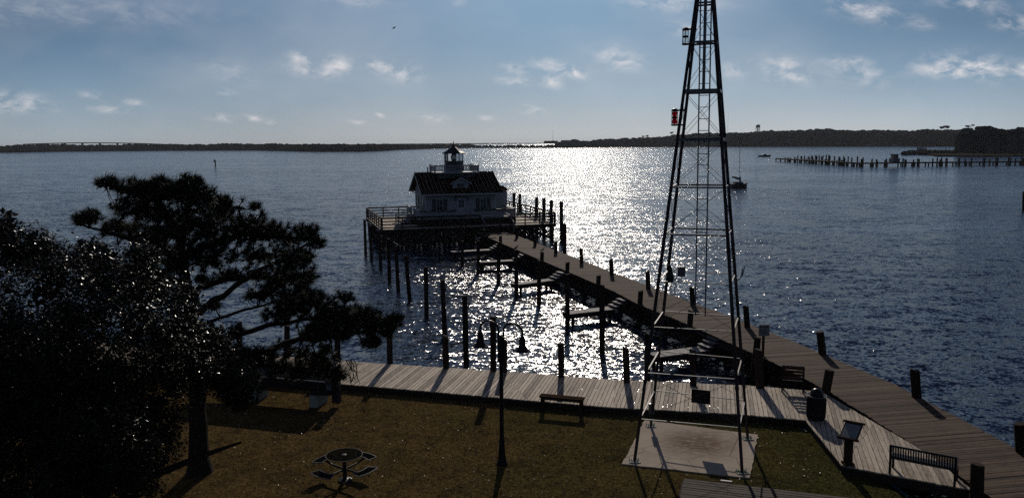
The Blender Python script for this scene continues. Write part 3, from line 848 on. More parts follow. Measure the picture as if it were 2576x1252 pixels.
def window(cx, cz, wd, ht, y=None, side=None, shut=True):
    m = MB(); t = MB(); s_ = [MB(), MB()]
    if side is None:
        m.b2((cx-wd/2, y-.035, cz-ht/2), (cx+wd/2, y-.02, cz+ht/2))
        for a, b_ in (((cx-wd/2-.07, y-.06, cz-ht/2-.07), (cx-wd/2, y-.02, cz+ht/2+.07)), ((cx+wd/2, y-.06, cz-ht/2-.07), (cx+wd/2+.07, y-.02, cz+ht/2+.07)),
                     ((cx-wd/2, y-.06, cz+ht/2), (cx+wd/2, y-.02, cz+ht/2+.07)), ((cx-wd/2, y-.06, cz-ht/2-.07), (cx+wd/2, y-.02, cz-ht/2)),
                     ((cx-wd/2, y-.055, cz-.02), (cx+wd/2, y-.036, cz+.02)), ((cx-.015, y-.052, cz-ht/2), (cx+.015, y-.036, cz+ht/2))):
            t.b2(a, b_)
        if shut:
            for sx in (-1, 1):
                s_[sx > 0].b2((cx+sx*(wd/2+.08), y-.06, cz-ht/2-.05), (cx+sx*(wd/2+.5), y-.022, cz+ht/2+.1))
    else:
        x = side
        m.b2((x-.035, cx-wd/2, cz-ht/2), (x-.02, cx+wd/2, cz+ht/2))
        t.b2((x-.06, cx-wd/2, cz-.02), (x-.036, cx+wd/2, cz+.02)); t.b2((x-.06, cx-wd/2, cz+ht/2), (x-.02, cx+wd/2, cz+ht/2+.07)); t.b2((x-.06, cx-wd/2, cz-ht/2-.07), (x-.02, cx+wd/2, cz-ht/2))
        for sx in (-1, 1): s_[sx > 0].b2((x-.06, cx+sx*(wd/2+.02), cz-ht/2-.05), (x-.022, cx+sx*(wd/2+.42), cz+ht/2+.1))
    wn = m.build('window', M['window'], house)
    t.build('frame', M['trim'], wn)
    for q_ in s_:
        if q_.v: q_.build('shutter', M['shut'], wn)
window(-2.35, zb+1.25, .62, 1.15, -WY)
window(2.45, zb+1.25, .62, 1.15, -WY)
window(-1.7, zb+1.3, .7, 1.15, side=-WX); window(1.7, zb+1.3, .7, 1.15, side=-WX)
m = MB(); m.b2((-.45, -WY-.05, zb+.02), (.45, -WY-.02, zb+2.0)); dr = m.build('door', M['trim'], house)
m = MB(); m.b2((-.28, -WY-.07, zb+.95), (-.04, -WY-.051, zb+1.8)); m.b2((.04, -WY-.07, zb+.95), (.28, -WY-.051, zb+1.8)); m.build('door_pane', M['window'], dr)
m = MB(); m.b2((-.75, -WY-.5, zb+2.12), (.75, -WY-.02, zb+2.2))
for sx in (-1, 1): m.beam((sx*.68, -WY-.03, zb+1.7), (sx*.68, -WY-.45, zb+2.1), .07, .07)
m.build('door_hood', M['shut'], house)
# annex on the right
m = MB(); m.b2((WX-.001+.05, -.6, zb), (WX+2.1, 3.0, EZ-.05)); m.build('annex_wall', M['white'], house)
m = MB()
vs = [(WX+.05, -.85, EZ-.0), (WX+2.3, -.85, EZ-.02), (WX+2.3, 3.2, EZ-.02), (WX+.05, 3.2, EZ), (WX+.05, .3, EZ+.5), (WX+1.9, .3, EZ+.42), (WX+1.9, 2.2, EZ+.42), (WX+.05, 2.2, EZ+.5)]
m.add(vs, [(0, 3, 2, 1), (0, 1, 5, 4), (1, 2, 6, 5), (2, 3, 7, 6), (4, 5, 6, 7), (3, 0, 4, 7)]); m.build('annex_roof', M['roof'], house)
# porch
m = MB(); m.b2((-WX-1.0, -WY-1.7, zb-.12), (WX+1.8, -WY, zb-.003)); m.b2((WX, -WY+.01, zb-.12), (WX+1.8, 3.4, zb-.004)); m.b2((-WX-1.0, -WY+.01, zb-.12), (-WX, WY, zb-.004))
m.build('porch_floor', M['finger'], house)
m = MB(); m.b2((-WX-1.0, -WY-1.7, .0), (WX+1.8, -WY-1.6, zb-.125)); m.b2((WX+1.7, -WY-1.59, 0), (WX+1.8, 3.4, zb-.125)); m.b2((-WX-1.0, -WY-1.59, 0), (-WX-.9, WY, zb-.125))
m.build('porch_skirt', M['beam'], house)
def spindle(name, a, b, h=.8, mat='trim', step=.14, z0=zb, parent=None, z1=None):
    m = MB(); a = Vector((a[0], a[1], z0)); b = Vector((b[0], b[1], z0 if z1 is None else z1))
    n = max(1, int((b-a).length/step))
    for i in range(n+1):
        p = a.lerp(b, i/n); m.beam(p+Vector((0, 0, .08)), p+Vector((0, 0, h)), .045, .045)
    m.beam(a+Vector((0, 0, h)), b+Vector((0, 0, h)), .09, .07); m.beam(a+Vector((0, 0, .1)), b+Vector((0, 0, .1)), .06, .06)
    for p in (a, b): m.beam(p, p+Vector((0, 0, h+.12)), .13, .13)
    return m.build(name, M[mat], parent or house)
def garland(a, b, z):
    m = MB(); a = Vector((*a, z)); b = Vector((*b, z)); L = (b-a).length; n = int(L/.12); pts = []
    for i in range(n+1):
        t = i/n; p = a.lerp(b, t); p.z -= .09*abs(math.sin(t*math.pi*max(1, round(L/1.1)))); pts.append(p+Vector((0, 0, random.uniform(-.02, .02))))
    m.tube(pts, [random.uniform(.07, .11) for _ in pts], 6); return m.build('garland', M['green'], house)
yr = -WY-1.6
spindle('porch_railing', (-WX-.9, yr), (-.9, yr)); spindle('porch_railing', (.9, yr), (WX+1.7, yr)); spindle('porch_railing', (WX+1.7, yr+.15), (WX+1.7, 3.3)); spindle('porch_railing', (-WX-.95, yr+.15), (-WX-.95, -1.6))
garland((-WX-.9, yr-.09), (-.9, yr-.09), zb+.82); garland((.9, yr-.09), (WX+1.7, yr-.09), zb+.82)
# white stairs off the left side of the porch
for (ya, yb_) in ((-1.5, -1.5), (.4, .4)):
    spindle('stair_railing', (-WX-.95, ya), (-WX-2.7, ya), .85, 'trim', .14, zb, None, .02)
m = MB()
for k in range(5): m.b2((-WX-1.0-.34*(k+1), -1.45, zb-.15*(k+1)-.16), (-WX-1.0-.34*k, .35, zb-.15*(k+1)))
m.build('stair', M['trim'], house)
spindle('porch_railing', (-WX-.95, .55), (-WX-.95, WY))
# lantern deck and lantern
m = MB(); m.b2((-2.5, -1.6, RZ-.12), (2.5, 1.6, RZ+.02)); m.build('lantern_deck', M['trim'], house)
MB().b2((-2.1, -1.3, RZ-1.0), (2.1, 1.3, RZ-.125)).build('deck_support', M['shut'], house)
zq = RZ+.02
for a, b_ in (((-2.42, -1.52), (2.42, -1.52)), ((2.42, -1.35), (2.42, 1.52)), ((-2.42, -1.35), (-2.42, 1.52)), ((-2.25, 1.52), (2.25, 1.52))):
    spindle('deck_railing', a, b_, .68, 'trim', .16, zq)
N8 = 8
def octa(r, z, rot=R(22.5)): return [(r*math.cos(rot+k*math.pi/4), r*math.sin(rot+k*math.pi/4), z) for k in range(8)]
m = MB(); m.loft([octa(1.08, zq), octa(1.08, zq+1.1), octa(1.15, zq+1.12), octa(1.15, zq+1.18)]); m.build('lantern_base', M['shut'], house)
zg0, zg1 = zq+1.18, zq+1.98
m = MB()
for k in range(8):
    a = R(22.5)+k*math.pi/4; m.beam((1.03*math.cos(a), 1.03*math.sin(a), zg0), (1.03*math.cos(a), 1.03*math.sin(a), zg1), .08, .08)
lf = m.build('lantern_frame', M['metal'], house)
m = MB()
for k in range(8):
    a0, a1 = R(22.5)+k*math.pi/4, R(22.5)+(k+1)*math.pi/4; r = .99
    m.add([(r*math.cos(a0), r*math.sin(a0), zg0), (r*math.cos(a1), r*math.sin(a1), zg0), (r*math.cos(a1), r*math.sin(a1), zg1), (r*math.cos(a0), r*math.sin(a0), zg1)], [(0, 1, 2, 3)])
m.build('lantern_pane', M['glass'], lf)
m = MB()   # the lens: barrel frame of brass rings
for t in range(12):
    a = 2*math.pi*t/12
    m.tube([(.26*math.cos(a)*s2, .26*math.sin(a)*s2, zg0+.05+h2) for s2, h2 in ((.45, 0), (.85, .15), (1, .36), (.85, .57), (.45, .72))], .035, 5)
m.lathe([(.2, 0), (.2, .08), (.1, .1), (.1, .2)], (0, 0, zg0), 10)
m.build('lens', M['metal'], house)
m = MB(); m.loft([octa(1.32, zg1), octa(1.34, zg1+.08), octa(.95, zg1+.29), octa(.55, zg1+.55), octa(.2, zg1+.78), octa(.13, zg1+.9)])
m.lathe([(.1, .86), (.17, .92), (.19, .98), (.13, 1.06), (.05, 1.1), (.05, 1.15), (.09, 1.2), (.05, 1.25), (.015, 1.28), (.012, 1.5)], (0, 0, zg1), 10)
m.build('lantern_roof', M['metal'], house)

# slatted frame hanging at the pier end
p0 = P(1227, 575, .3)
fr_ = empty('slatted_rack', (p0.x, p0.y, 0), 0, 'small dark slatted frame tilted at the foot of the platform steps', 'rack')
m = MB()
for k in range(5):
    m.tube([(p0.x-.75+.05*k, p0.y-.1*k, .62-.11*k), (p0.x, p0.y-.1*k-.12, .50-.12*k), (p0.x+.75-.05*k, p0.y-.1*k, .62-.11*k)], .03, 6)
for sx in (-1, 0, 1): m.tube([(p0.x+sx*.73, p0.y, .66), (p0.x+sx*.6, p0.y-.42, .12), (p0.x+sx*.6, p0.y-.42, 0)], .035, 6)
m.build('slat_panel', M['metal'], fr_)

# ------------------------------------------------------------------ concrete pad
pc = [P(x, y, ZG) for x, y in ((1564, 1168), (1885, 1204), (1907, 1095), (1622, 1058))]
cen = sum((Vector(p) for p in pc), Vector())/4
poly = []
for i in range(4):
    a, b = pc[i], pc[(i+1) % 4]
    for k in range(14):
        p = a.lerp(b, k/14); poly.append((p.x+random.uniform(-.025, .025), p.y+random.uniform(-.025, .025)))
m = MB(); m.prism(poly, ZG-.1, ZG+.035)
tag(m.build('concrete_pad', M['concrete'], None, (cen.x, cen.y, ZG)), 'pale stained concrete pad under the four legs of the steel tower', 'slab')

# ------------------------------------------------------------------ signal tower
tb = [P(x, y, ZG+.035) for x, y in ((1596, 1160), (1867, 1188), (1881, 1103), (1637, 1071))]   # front left, front right, back right, back left
tc0 = sum((Vector(p) for p in tb), Vector())/4
APEX = Vector((tc0.x+.06, tc0.y, 15.6)); ZTOP = 14.0
tower = empty('signal_tower', (tc0.x, tc0.y, ZG+.035), 0, 'tall tapering four legged steel lattice tower standing on the concrete pad', 'tower')
def leg(i, z):
    b = tb[i]; return b+(APEX-b)*((z-b.z)/(APEX.z-b.z))
for i in range(4):
    m = MB(); m.tube([leg(i, ZG+.06), leg(i, 2.2)], [.046, .046], 10); m.tube([leg(i, 2.2), leg(i, 7), leg(i, ZTOP)], [.05, .05, .042], 10)
    m.box(leg(i, 2.2), (.1, .1, .09)); m.box(leg(i, 6.1), (.1, .1, .09))
    l_ = m.build('leg', M['tleg'], tower)
    m = MB(); m.box(tb[i]+Vector((0, 0, .012)), (.34, .26, .02)); m.box(tb[i]+Vector((.08, 0, .05)), (.02, .14, .07)); m.box(tb[i]+Vector((-.08, 0, .05)), (.02, .14, .07))
    for sx in (-.13, .13): m.tube([tb[i]+Vector((sx, .08, .02)), tb[i]+Vector((sx, .08, .08))], .015, 6)
    m.build('foot_plate', M['block'], l_)
def z_at(i, ypix):
    lo_, hi_ = ZG, 14.5
    for _ in range(40):
        mid_ = (lo_+hi_)/2
        if px(leg(i, mid_))[1] > ypix: lo_ = mid_
        else: hi_ = mid_
    return lo_
RINGS = [z_at(0, y) for y in (1053, 937, 822, 707.5, 589, 471, 351.5, 229, 106, 8)]
for k, zr in enumerate(RINGS):
    m = MB(); pts = [leg(i, zr) for i in range(4)]
    for i in range(4):
        m.beam(pts[i], pts[(i+1) % 4], .036 if k not in (6, 7) else .07, .024 if k < 4 else .05 if k not in (6, 7) else .09)
        if k in (7, 8): m.beam(pts[i]+Vector((0, 0, -.0)), pts[(i+2) % 4], .04, .04) if i < 2 else None
    m.build('ring_bar', M['galv'] if k < 3 else M['gmetal'], tower)
levels = [ZG+.1]+RINGS
for i in range(4):
    j = (i+1) % 4
    m = MB()
    for a, b in zip(levels[1:], levels[2:]):
        if (i in (0, 2)) or a > 3:
            m.tube([leg(i, a+.05), leg(j, b-.05)], .0065, 5); m.tube([leg(j, a+.05), leg(i, b-.05)], .0065, 5)
    m.build('bracing_rod', M['gmetal'], tower)
# ladder in the rear face
def back(z, s_): return leg(3, z).lerp(leg(2, z), .5)+(leg(2, z)-leg(3, z)).normalized()*s_
zl0, zl1 = RINGS[2], ZTOP
ld_ = MB()
for s_ in (-.155, .155): ld_.beam(back(zl0-.06, s_), back(zl1, s_), .035, .035)
lad = ld_.build('ladder', M['gmetal'], tower)
m = MB(); zz = zl0+.2
while zz < zl1: m.tube([back(zz, -.155), back(zz, .155)], .011, 5); zz += .345
m.build('rung', M['gmetal'], lad)
m = MB(); a = Vector((APEX.x-.0, APEX.y, RINGS[7]+.0)); m.tube([a, Vector((APEX.x, APEX.y, ZTOP))], .045, 10)
m.lathe([(.1, 0), (.1, .03), (.05, .06), (.05, .1)], tuple(a), 10); m.lathe([(.07, 0), (.07, .05)], (APEX.x, APEX.y, RINGS[8]+1.6), 10)
m.build('mast_pipe', M['gmetal'], tower)
# black board on the rear lower ring
pts3, pts2 = leg(3, RINGS[0]), leg(2, RINGS[0])
q = (pts2-pts3).normalized()
def onbar(xp, zr):
    a, b = leg(3, zr), leg(2, zr)
    return min((a.lerp(b, t/200) for t in range(201)), key=lambda v: abs(px(v)[0]-xp))
c = onbar(1763.5, RINGS[0]); nn_ = Vector((q.y, -q.x, 0))
w_ = (onbar(1788, RINGS[0])-onbar(1739.5, RINGS[0])).length
m = MB()
hh = .46
o_ = c+nn_*.04+Vector((0, 0, -.02))
m.add([o_-q*w_/2+Vector((0,0,-hh/2)), o_+q*w_/2+Vector((0,0,-hh/2)), o_+q*w_/2+Vector((0,0,hh/2)), o_-q*w_/2+Vector((0,0,hh/2)),
       o_-q*w_/2+Vector((0,0,-hh/2))-nn_*.02, o_+q*w_/2+Vector((0,0,-hh/2))-nn_*.02, o_+q*w_/2+Vector((0,0,hh/2))-nn_*.02, o_-q*w_/2+Vector((0,0,hh/2))-nn_*.02],
      [(0,1,2,3),(7,6,5,4),(0,4,5,1),(1,5,6,2),(2,6,7,3),(3,7,4,0)])
for s_ in (-.8, .8): m.beam(o_+q*(w_/2*s_)+nn_*.005+Vector((0,0,-.03)), o_+q*(w_/2*s_)+nn_*.02+Vector((0,0,.05)), .03, .02)
m.build('sign_board', M['metal'], tower)
# equipment on the fourth ring
c = onbar(1713, RINGS[3]); m = MB(); m.lathe([(.0, -.14), (.125, -.14), (.125, .13), (.13, .135), (.13, .15), (.1, .165), (0, .17)], tuple(c+Vector((0, -.06, .0))), 14)
bx = m.build('equipment_box', M['gmetal'], tower)
m = MB(); p = c+Vector((0, -.06, -.14)); m.tube([p, p+Vector((0, 0, -.06)), p+Vector((-.06, 0, -.15)), p+Vector((-.16, 0, -.14)), p+Vector((-.24, 0, -.05))], .011, 5); m.build('cable', M['metal'], bx)
f0 = leg(0, RINGS[3]).lerp(leg(1, RINGS[3]), .17)
m = MB(); m.lathe([(.09, 0), (.09, .1), (.1, .12), (.05, .3), (.03, .42), (.0, .46)], tuple(f0+Vector((0, 0, .02))), 12)
m.tube([f0+Vector((0, 0, .4)), f0+Vector((-.05, 0, .5)), f0+Vector((-.15, 0, .5))], .015, 6); m.build('horn', M['metal'], tower)
f1 = leg(3, RINGS[3]-.35)
m = MB(); m.tube([f1, f1+Vector((.12, -.05, .12)), f1+Vector((.22, -.05, .1)), f1+Vector((.26, -.05, -.1)), f1+Vector((.24, -.05, -.32)), f1+Vector((.1, -.05, -.36)), f1+Vector((.2, -.05, -.42)), f1+Vector((.32, -.05, -.38))], .012, 5)
m.tube([f1+Vector((.13, -.04, -.28)), f1+Vector((.13, -.04, .05)), f1+Vector((.2, -.04, .08))], .02, 6); m.build('cable', M['metal'], tower)
g1 = leg(2, RINGS[3]+.02)
m = MB(); m.tube([g1+Vector((0, 0, -.22)), g1+Vector((.1, 0, -.2)), g1+Vector((.2, 0, -.08)), g1+Vector((.22, 0, .16))], .018, 6); m.tube([g1+Vector((.14, 0, -.16)), g1+Vector((.25, .03, -.02)), g1+Vector((.29, .03, .22))], .016, 6)
m.build('cable_hook', M['metal'], tower)
m = MB(); p = tb[3]+Vector((.0, -.05, .0)); m.b2(p+Vector((-.08, -.05, .45)), p+Vector((.1, .08, .8))); m.tube([p+Vector((0, 0, .02)), p+Vector((0, 0, .45))], .025, 8); m.tube([p+Vector((0, 0, .8)), p+Vector((.02, 0, 1.6)), leg(3, 2.4)+Vector((.05, 0, 0))], .016, 6)
m.build('junction_box', M['gmetal'], tower)
# the two lantern lights on the left front leg
def lantern(yc, glass, nm, off):
    zc = z_at(0, yc); b = leg(0, zc)+Vector((-off, -.02, 0)); R_ = .08; H_ = .42
    m = MB(); m.lathe([(.03, H_/2+.05), (.06, H_/2+.04), (R_+.02, H_/2), (R_+.02, H_/2-.03), (.05, H_/2-.035)], tuple(b), 14)
    m.lathe([(.05, -H_/2+.02), (R_+.02, -H_/2+.02), (R_+.02, -H_/2-.02), (.05, -H_/2-.03)], tuple(b), 14); m.lathe([(R_+.012, -.025), (R_+.012, .025)], tuple(b), 14)
    for k in range(6):
        a = k*math.pi/3+.3; p = b+Vector((math.cos(a), math.sin(a), 0))*(R_+.015); m.tube([p+Vector((0, 0, -H_/2)), p+Vector((0, 0, H_/2))], .008, 5)
    for s_ in (-1, 1): m.beam(b+Vector((0, 0, s_*(H_/2+.0))), leg(0, zc+s_*H_/2)+Vector((.12, 0, 0)), .06, .045)
    r_ = m.build('lantern_light', M['metal'], tower)
    m = MB(); m.lathe([(R_-.012, -H_/2+.03), (R_, -.12), (R_-.02, -.03), (R_-.02, .03), (R_, .12), (R_-.012, H_/2-.04)], tuple(b), 16); m.build('lens', glass, r_, smooth=True)
    r_['label'] = nm
lantern(93, M['lampglass'], 'lantern light with clear glass lens', .17)
lantern(296, M['redglass'], 'lantern light with red glass lens', .17)

# ------------------------------------------------------------------ street lamp
lp = P(1263, 1166, ZG)
lamp = empty('street_lamp', lp, 0, 'dark lamp post with two curved arms and hanging bell shades', 'street lamp')
HT = 3.85
m = MB(); m.lathe([(.17, 0), (.17, .05), (.13, .09), (.125, .14), (.115, .2), (.08, .62), (.075, .66), (.095, .68), (.095, .71), (.075, .74), (.066, .8), (.058, 2.2), (.05, HT-.02), (.065, HT), (.03, HT+.05), (0, HT+.08)], tuple(lp), 16)
m.build('pole', M['metal'], lamp, smooth=False)
av = Vector((math.cos(R(-26)), math.sin(R(-26)), 0))
for s_ in (-1, 1):
    ax = av*s_; x0 = .085
    pts = [lp+ax*x0+Vector((0, 0, HT-.75)), lp+ax*x0+Vector((0, 0, HT+.05))]
    rr = .30
    for k in range(0, 13):
        t = math.pi*(1-k/12); pts.append(lp+ax*(x0+rr+rr*math.cos(t))+Vector((0, 0, HT+.20+rr*math.sin(t)*.85)))
    e = pts[-1]; pts.append(e+Vector((0, 0, -.08)))
    m = MB(); m.tube(pts, .03, 8); m.box(lp+ax*.05+Vector((0, 0, HT-.35)), (.1, .1, .05)); m.box(lp+ax*.05+Vector((0, 0, HT-.7)), (.1, .1, .05))
    arm = m.build('arm', M['metal'], lamp)
    b = pts[-1]
    m = MB(); m.lathe([(.025, 0), (.05, -.03), (.085, -.08), (.095, -.14), (.095, -.26), (.11, -.28), (.115, -.33), (.15, -.38), (.2, -.42), (.245, -.445), (.25, -.46), (.235, -.455), (.14, -.385), (.09, -.33)], tuple(b), 20)
    m.build('lamp_shade', M['metal'], arm)

# ------------------------------------------------------------------ benches, bin, sign
def local_empty(name, loc, rz, label, cat, group=None): return empty(name, loc, rz, label, cat, group, wc=False)
a, b = P(1359, 1034, ZG), P(1462, 1044, ZG)
ang = math.atan2(b.y-a.y, b.x-a.x); L_ = (b-a).length
bn = local_empty('backless_bench', a, ang, 'dark backless wooden bench on the lawn beside the boardwalk', 'bench')
SH = .55
for yy in (.02, .14, .26):
    m = MB(); m.b2((-.06, yy, SH-.04), (L_+.06, yy+.105, SH)); m.build('seat_plank', M['dwood'], bn)
for x0 in (0, L_-.08):
    m = MB(); m.b2((x0, .03, 0), (x0+.08, .11, SH-.045)); m.b2((x0, .27, 0), (x0+.08, .35, SH-.045)); m.b2((x0+.01, .11, SH-.15), (x0+.07, .27, SH-.05)); m.build('leg', M['dwood'], bn)
m = MB(); m.b2((.08, .03, SH-.12), (L_-.08, .06, SH-.045)); m.build('apron', M['dwood'], bn)

def back_bench(a, b, label, slats, hgt=.86, deep=.5):
    """bench seen from behind: a, b are the feet of its rear legs"""
    ang = math.atan2(b.y-a.y, b.x-a.x); L_ = (b-a).length
    o = local_empty('slatted_bench' if slats else 'plank_bench', a, ang, label, 'bench')
    for x0 in (0, L_-.06):
        m = MB(); m.beam((x0+.03, 0, 0), (x0+.03, 0, .45), .06, .06); m.beam((x0+.03, 0, .45), (x0+.03, -.1, hgt+.02), .06, .05); m.build('leg', M['metal'], o)
        m = MB(); m.beam((x0+.03, deep, 0), (x0+.03, deep, .42), .06, .06); m.build('leg', M['metal'], o)
        m = MB(); m.beam((x0+.03, 0, .63), (x0+.03, deep, .63), .05, .04); m.build('armrest', M['metal'], o)
    m = MB()
    m.beam((.06, -.1, hgt), (L_-.06, -.1, hgt), .04, .05); m.beam((.06, -.02, .5), (L_-.06, -.02, .5), .04, .05)
    bk_ = m.build('backrest', M['metal'], o)
    m = MB()
    if slats:
        n = 24
        for k in range(n):
            x = .1+(L_-.2)*k/(n-1); m.beam((x, -.022, .52), (x, -.098, hgt-.02), .035, .012)
        m.build('slat', M['metal'], bk_)
    else:
        for k in range(4):
            t = k/3; m.beam((.06, -.03-.06*t, .56+t*(hgt-.64)), (L_-.06, -.03-.06*t, .56+t*(hgt-.64)), .02, .085)
        m.build('slat', M['dwood'], bk_)
    for k in range(5):
        m = MB(); m.b2((.0, .03+k*.095, .42), (L_, .03+k*.095+.08, .445)); m.build('seat_slat', M['metal'], o)
    return o
back_bench(P(2235, 1189, 0), P(2404, 1224, 0), 'dark metal bench with close vertical back slats on the angled boardwalk', True, .84)
back_bench(P(1965, 984, 0), P(2022, 989, 0), 'dark bench with plank back at the water edge of the boardwalk, behind the bin', False, 1.02)
# bin
bp = P(2052, 1052, 0)
bin_ = empty('litter_bin', bp, 0, 'round dark litter bin with a domed lid at the bend of the boardwalk', 'bin')
m = MB(); m.lathe([(.27, 0), (.275, .04), (.285, .72), (.30, .74), (.30, .78), (.27, .79)], tuple(bp), 28); m.build('body', M['metal'], bin_)
m = MB()
for k in range(26):
    t = 2*math.pi*k/26; m.beam(bp+Vector((.285*math.cos(t), .285*math.sin(t), .06)), bp+Vector((.296*math.cos(t), .296*math.sin(t), .7)), .045, .012)
m.build('body_slat', M['metal'], bin_)
m = MB(); m.lathe([(.215, .78), (.215, .83), (.205, .9), (.17, .97), (.11, 1.02), (.04, 1.045), (0, 1.05)], tuple(bp), 28)
m2_ = M['metal'].copy(); m2_.name = 'polished_black_lid'; m2_.node_tree.nodes['Principled BSDF'].inputs['Roughness'].default_value = .28
m.build('lid', m2_, bin_, smooth=True)
m = MB(); t_ = [bp+Vector((.31*math.cos(k*math.pi/14), .31*math.sin(k*math.pi/14), .8)) for k in range(28)]; m.tube(t_+[t_[0]], .018, 6); m.build('rim', M['gmetal'], bin_)
# interpretive sign
sp_ = P(2133, 1166, 0)
sg = empty('lectern_sign', sp_, 0, 'slanted reading panel on a thick post at the lawn edge of the boardwalk', 'sign')
m = MB(); m.beam(sp_, sp_+Vector((.0, .02, .88)), .2, .16); m.beam(sp_+Vector((0, 0, 0)), sp_+Vector((0, 0, .05)), .3, .26); m.build('post', M['dwood'], sg)
c = sp_+Vector((0.04, .0, .98)); ux = Vector((.80, -.60, 0)); uy = Vector((.55, .72, .42)).normalized()*.62
def quad(m, c, ux, uy, w1, h1, th, n_):
    p = [c-ux*w1-uy*h1, c+ux*w1-uy*h1, c+ux*w1+uy*h1, c-ux*w1+uy*h1]; q = [v-n_*th for v in p]
    m.add(p+q, [(0, 1, 2, 3), (7, 6, 5, 4), (0, 4, 5, 1), (1, 5, 6, 2), (2, 6, 7, 3), (3, 7, 4, 0)])
nn2 = ux.cross(uy).normalized()
m = MB(); quad(m, c, ux, uy, .24, .55, .05, nn2)
for sy in (-1, 1): m.beam(c+uy*(sy*.57)-ux*.3+nn2*.02, c+uy*(sy*.57)+ux*.3+nn2*.02, .07, .05)
pf = m.build('panel_frame', M['dwood'], sg)
m = MB(); quad(m, c+nn2*.012, ux, uy, .21, .46, .01, nn2)
pm = mat_noise('faded_panel_print', (0.06, 0.075, 0.07), (0.2, 0.22, 0.2), 6, .3, 0, 0, (1, 1, 1), .5); m.build('panel', pm, pf)
# notice on a post at the pier
np_ = P(1919, 893, 0)
ns = empty('notice_post', np_, 0, 'small pale notice board on a post at the pier edge beside a thick piling', 'sign')
m = MB(); m.beam(np_, np_+Vector((0, 0, 1.25)), .09, .09); m.build('post', M['dwood'], ns)
c = np_+Vector((0, -.06, 1.12)); m = MB(); m.box(c, (.46, .025, .50)); bd = m.build('board', mat_noise('weathered_notice', (.1, .095, .09), (.2, .19, .18), 5, .7, 0, 0), ns)
m = MB()
for (x, z_, w2, h2) in ((-.15, .15, .06, .06), (-.05, .17, .02, .04), (-.0, .13, .05, .05), (.11, .15, .05, .06), (.16, .1, .02, .02), (-.1, .02, .18, .018), (.06, .02, .1, .018), (-.06, -.05, .22, .018), (.1, -.05, .08, .018), (-.04, -.12, .24, .018)):
    m.box(c+Vector((x, -.0145, z_)), (w2, .004, h2))
m.build('marking', M['metal'], bd)

# ------------------------------------------------------------------ round picnic table
tp = P(868, 1207, ZG)
pt = empty('picnic_table', tp, 0, 'round mesh top picnic table with four curved seats on the lawn', 'table')
meshm = mat_noise('coated_mesh', (.006, .006, .005), (.02, .02, .017), 30, .75, .0, .2, (1, 1, 1), .0)
m = MB(); RT_ = .51
for k in range(-13, 14):
    x = k*.042; h_ = math.sqrt(max(0, RT_**2-x*x))
    m.beam(tp+Vector((x, -h_, .75)), tp+Vector((x, h_, .75)), .022, .006)
    m.beam(tp+Vector((-h_, x, .757)), tp+Vector((h_, x, .757)), .022, .006)
topo = m.build('table_top', meshm, pt)
m = MB(); pts = [tp+Vector((RT_*math.cos(k*math.pi/20), RT_*math.sin(k*math.pi/20), .752)) for k in range(41)]; m.tube(pts, .012, 6); m.lathe([(.07, .755), (.07, .765), (.03, .775)], tuple(tp), 12); m.build('rim', M['tleg'], topo)
m = MB(); m.lathe([(.2, 0), (.2, .03), (.06, .06), (.05, .7), (.18, .74), (.0, .745)], tuple(tp), 14); m.build('pedestal', M['metal'], pt)
for th_ in (-35, -125, 145, 55):
    t = R(th_); d_ = Vector((math.cos(t), math.sin(t), 0)); e_ = Vector((-d_.y, d_.x, 0))
    m = MB(); m.tube([tp+Vector((0, 0, .33)), tp+d_*.5+Vector((0, 0, .34)), tp+d_*.82+Vector((0, 0, .42))], .03, 8); am = m.build('seat_arm', M['metal'], pt)
    m = MB()
    for k in range(10):
        r_ = .72+k*.027; m.tube([tp+Vector((math.cos(t+a_), math.sin(t+a_), 0))*r_+Vector((0, 0, .45+.004*math.sin(k))) for a_ in [j*.09-.405 for j in range(10)]], .010, 5)
    for j in range(10): a_ = j*.09-.405; m.beam(tp+Vector((math.cos(t+a_), math.sin(t+a_), 0))*.71+Vector((0, 0, .448)), tp+Vector((math.cos(t+a_), math.sin(t+a_), 0))*.975+Vector((0, 0, .448)), .012, .012)
    st_ = m.build('seat', meshm, pt)
    arc = [tp+Vector((math.cos(t+j*.09-.43), math.sin(t+j*.09-.43), 0))*.7+Vector((0, 0, .455)) for j in range(10)]+[tp+Vector((math.cos(t+.43-j*.09), math.sin(t+.43-j*.09), 0))*.985+Vector((0, 0, .455)) for j in range(10)]
    m = MB(); m.tube(arc+[arc[0]], .013, 6); m.build('seat_rim', M['gmetal'], st_)

# ------------------------------------------------------------------ boat on blocks behind the pine
bo = P(790, 1030, ZG); bl = P(575, 1010, ZG)
ang = math.atan2(bo.y-bl.y, bo.x-bl.x)
bt = local_empty('display_boat', bl+Vector((0, 0, 0)), ang, 'long dark hull propped on pale blocks on the lawn behind the pine', 'boat')
Lb = (bo-bl).length+.45
m = MB(); rings = []
for i in range(13):
    t = i/12; x = -1.6+(Lb+1.6)*t; wd = .55*min(1, (t*3.2+.05))**.6; zb_ = .42+.35*max(0, .35-t)**1.2; zt = 1.02+.25*max(0, .4-t)
    rings.append([(x, -wd, zt), (x, -wd*.92, zb_+.25), (x, -wd*.6, zb_+.04), (x, 0, zb_), (x, wd*.6, zb_+.04), (x, wd*.92, zb_+.25), (x, wd, zt), (x, wd*.93, zt), (x, wd*.8, zb_+.3), (x, 0, zb_+.12), (x, -wd*.8, zb_+.3), (x, -wd*.93, zt)])
m.loft([[Vector(p)+Vector((0, .6, 0)) for p in r] for r in rings]); m.build('hull', M['hull'], bt)
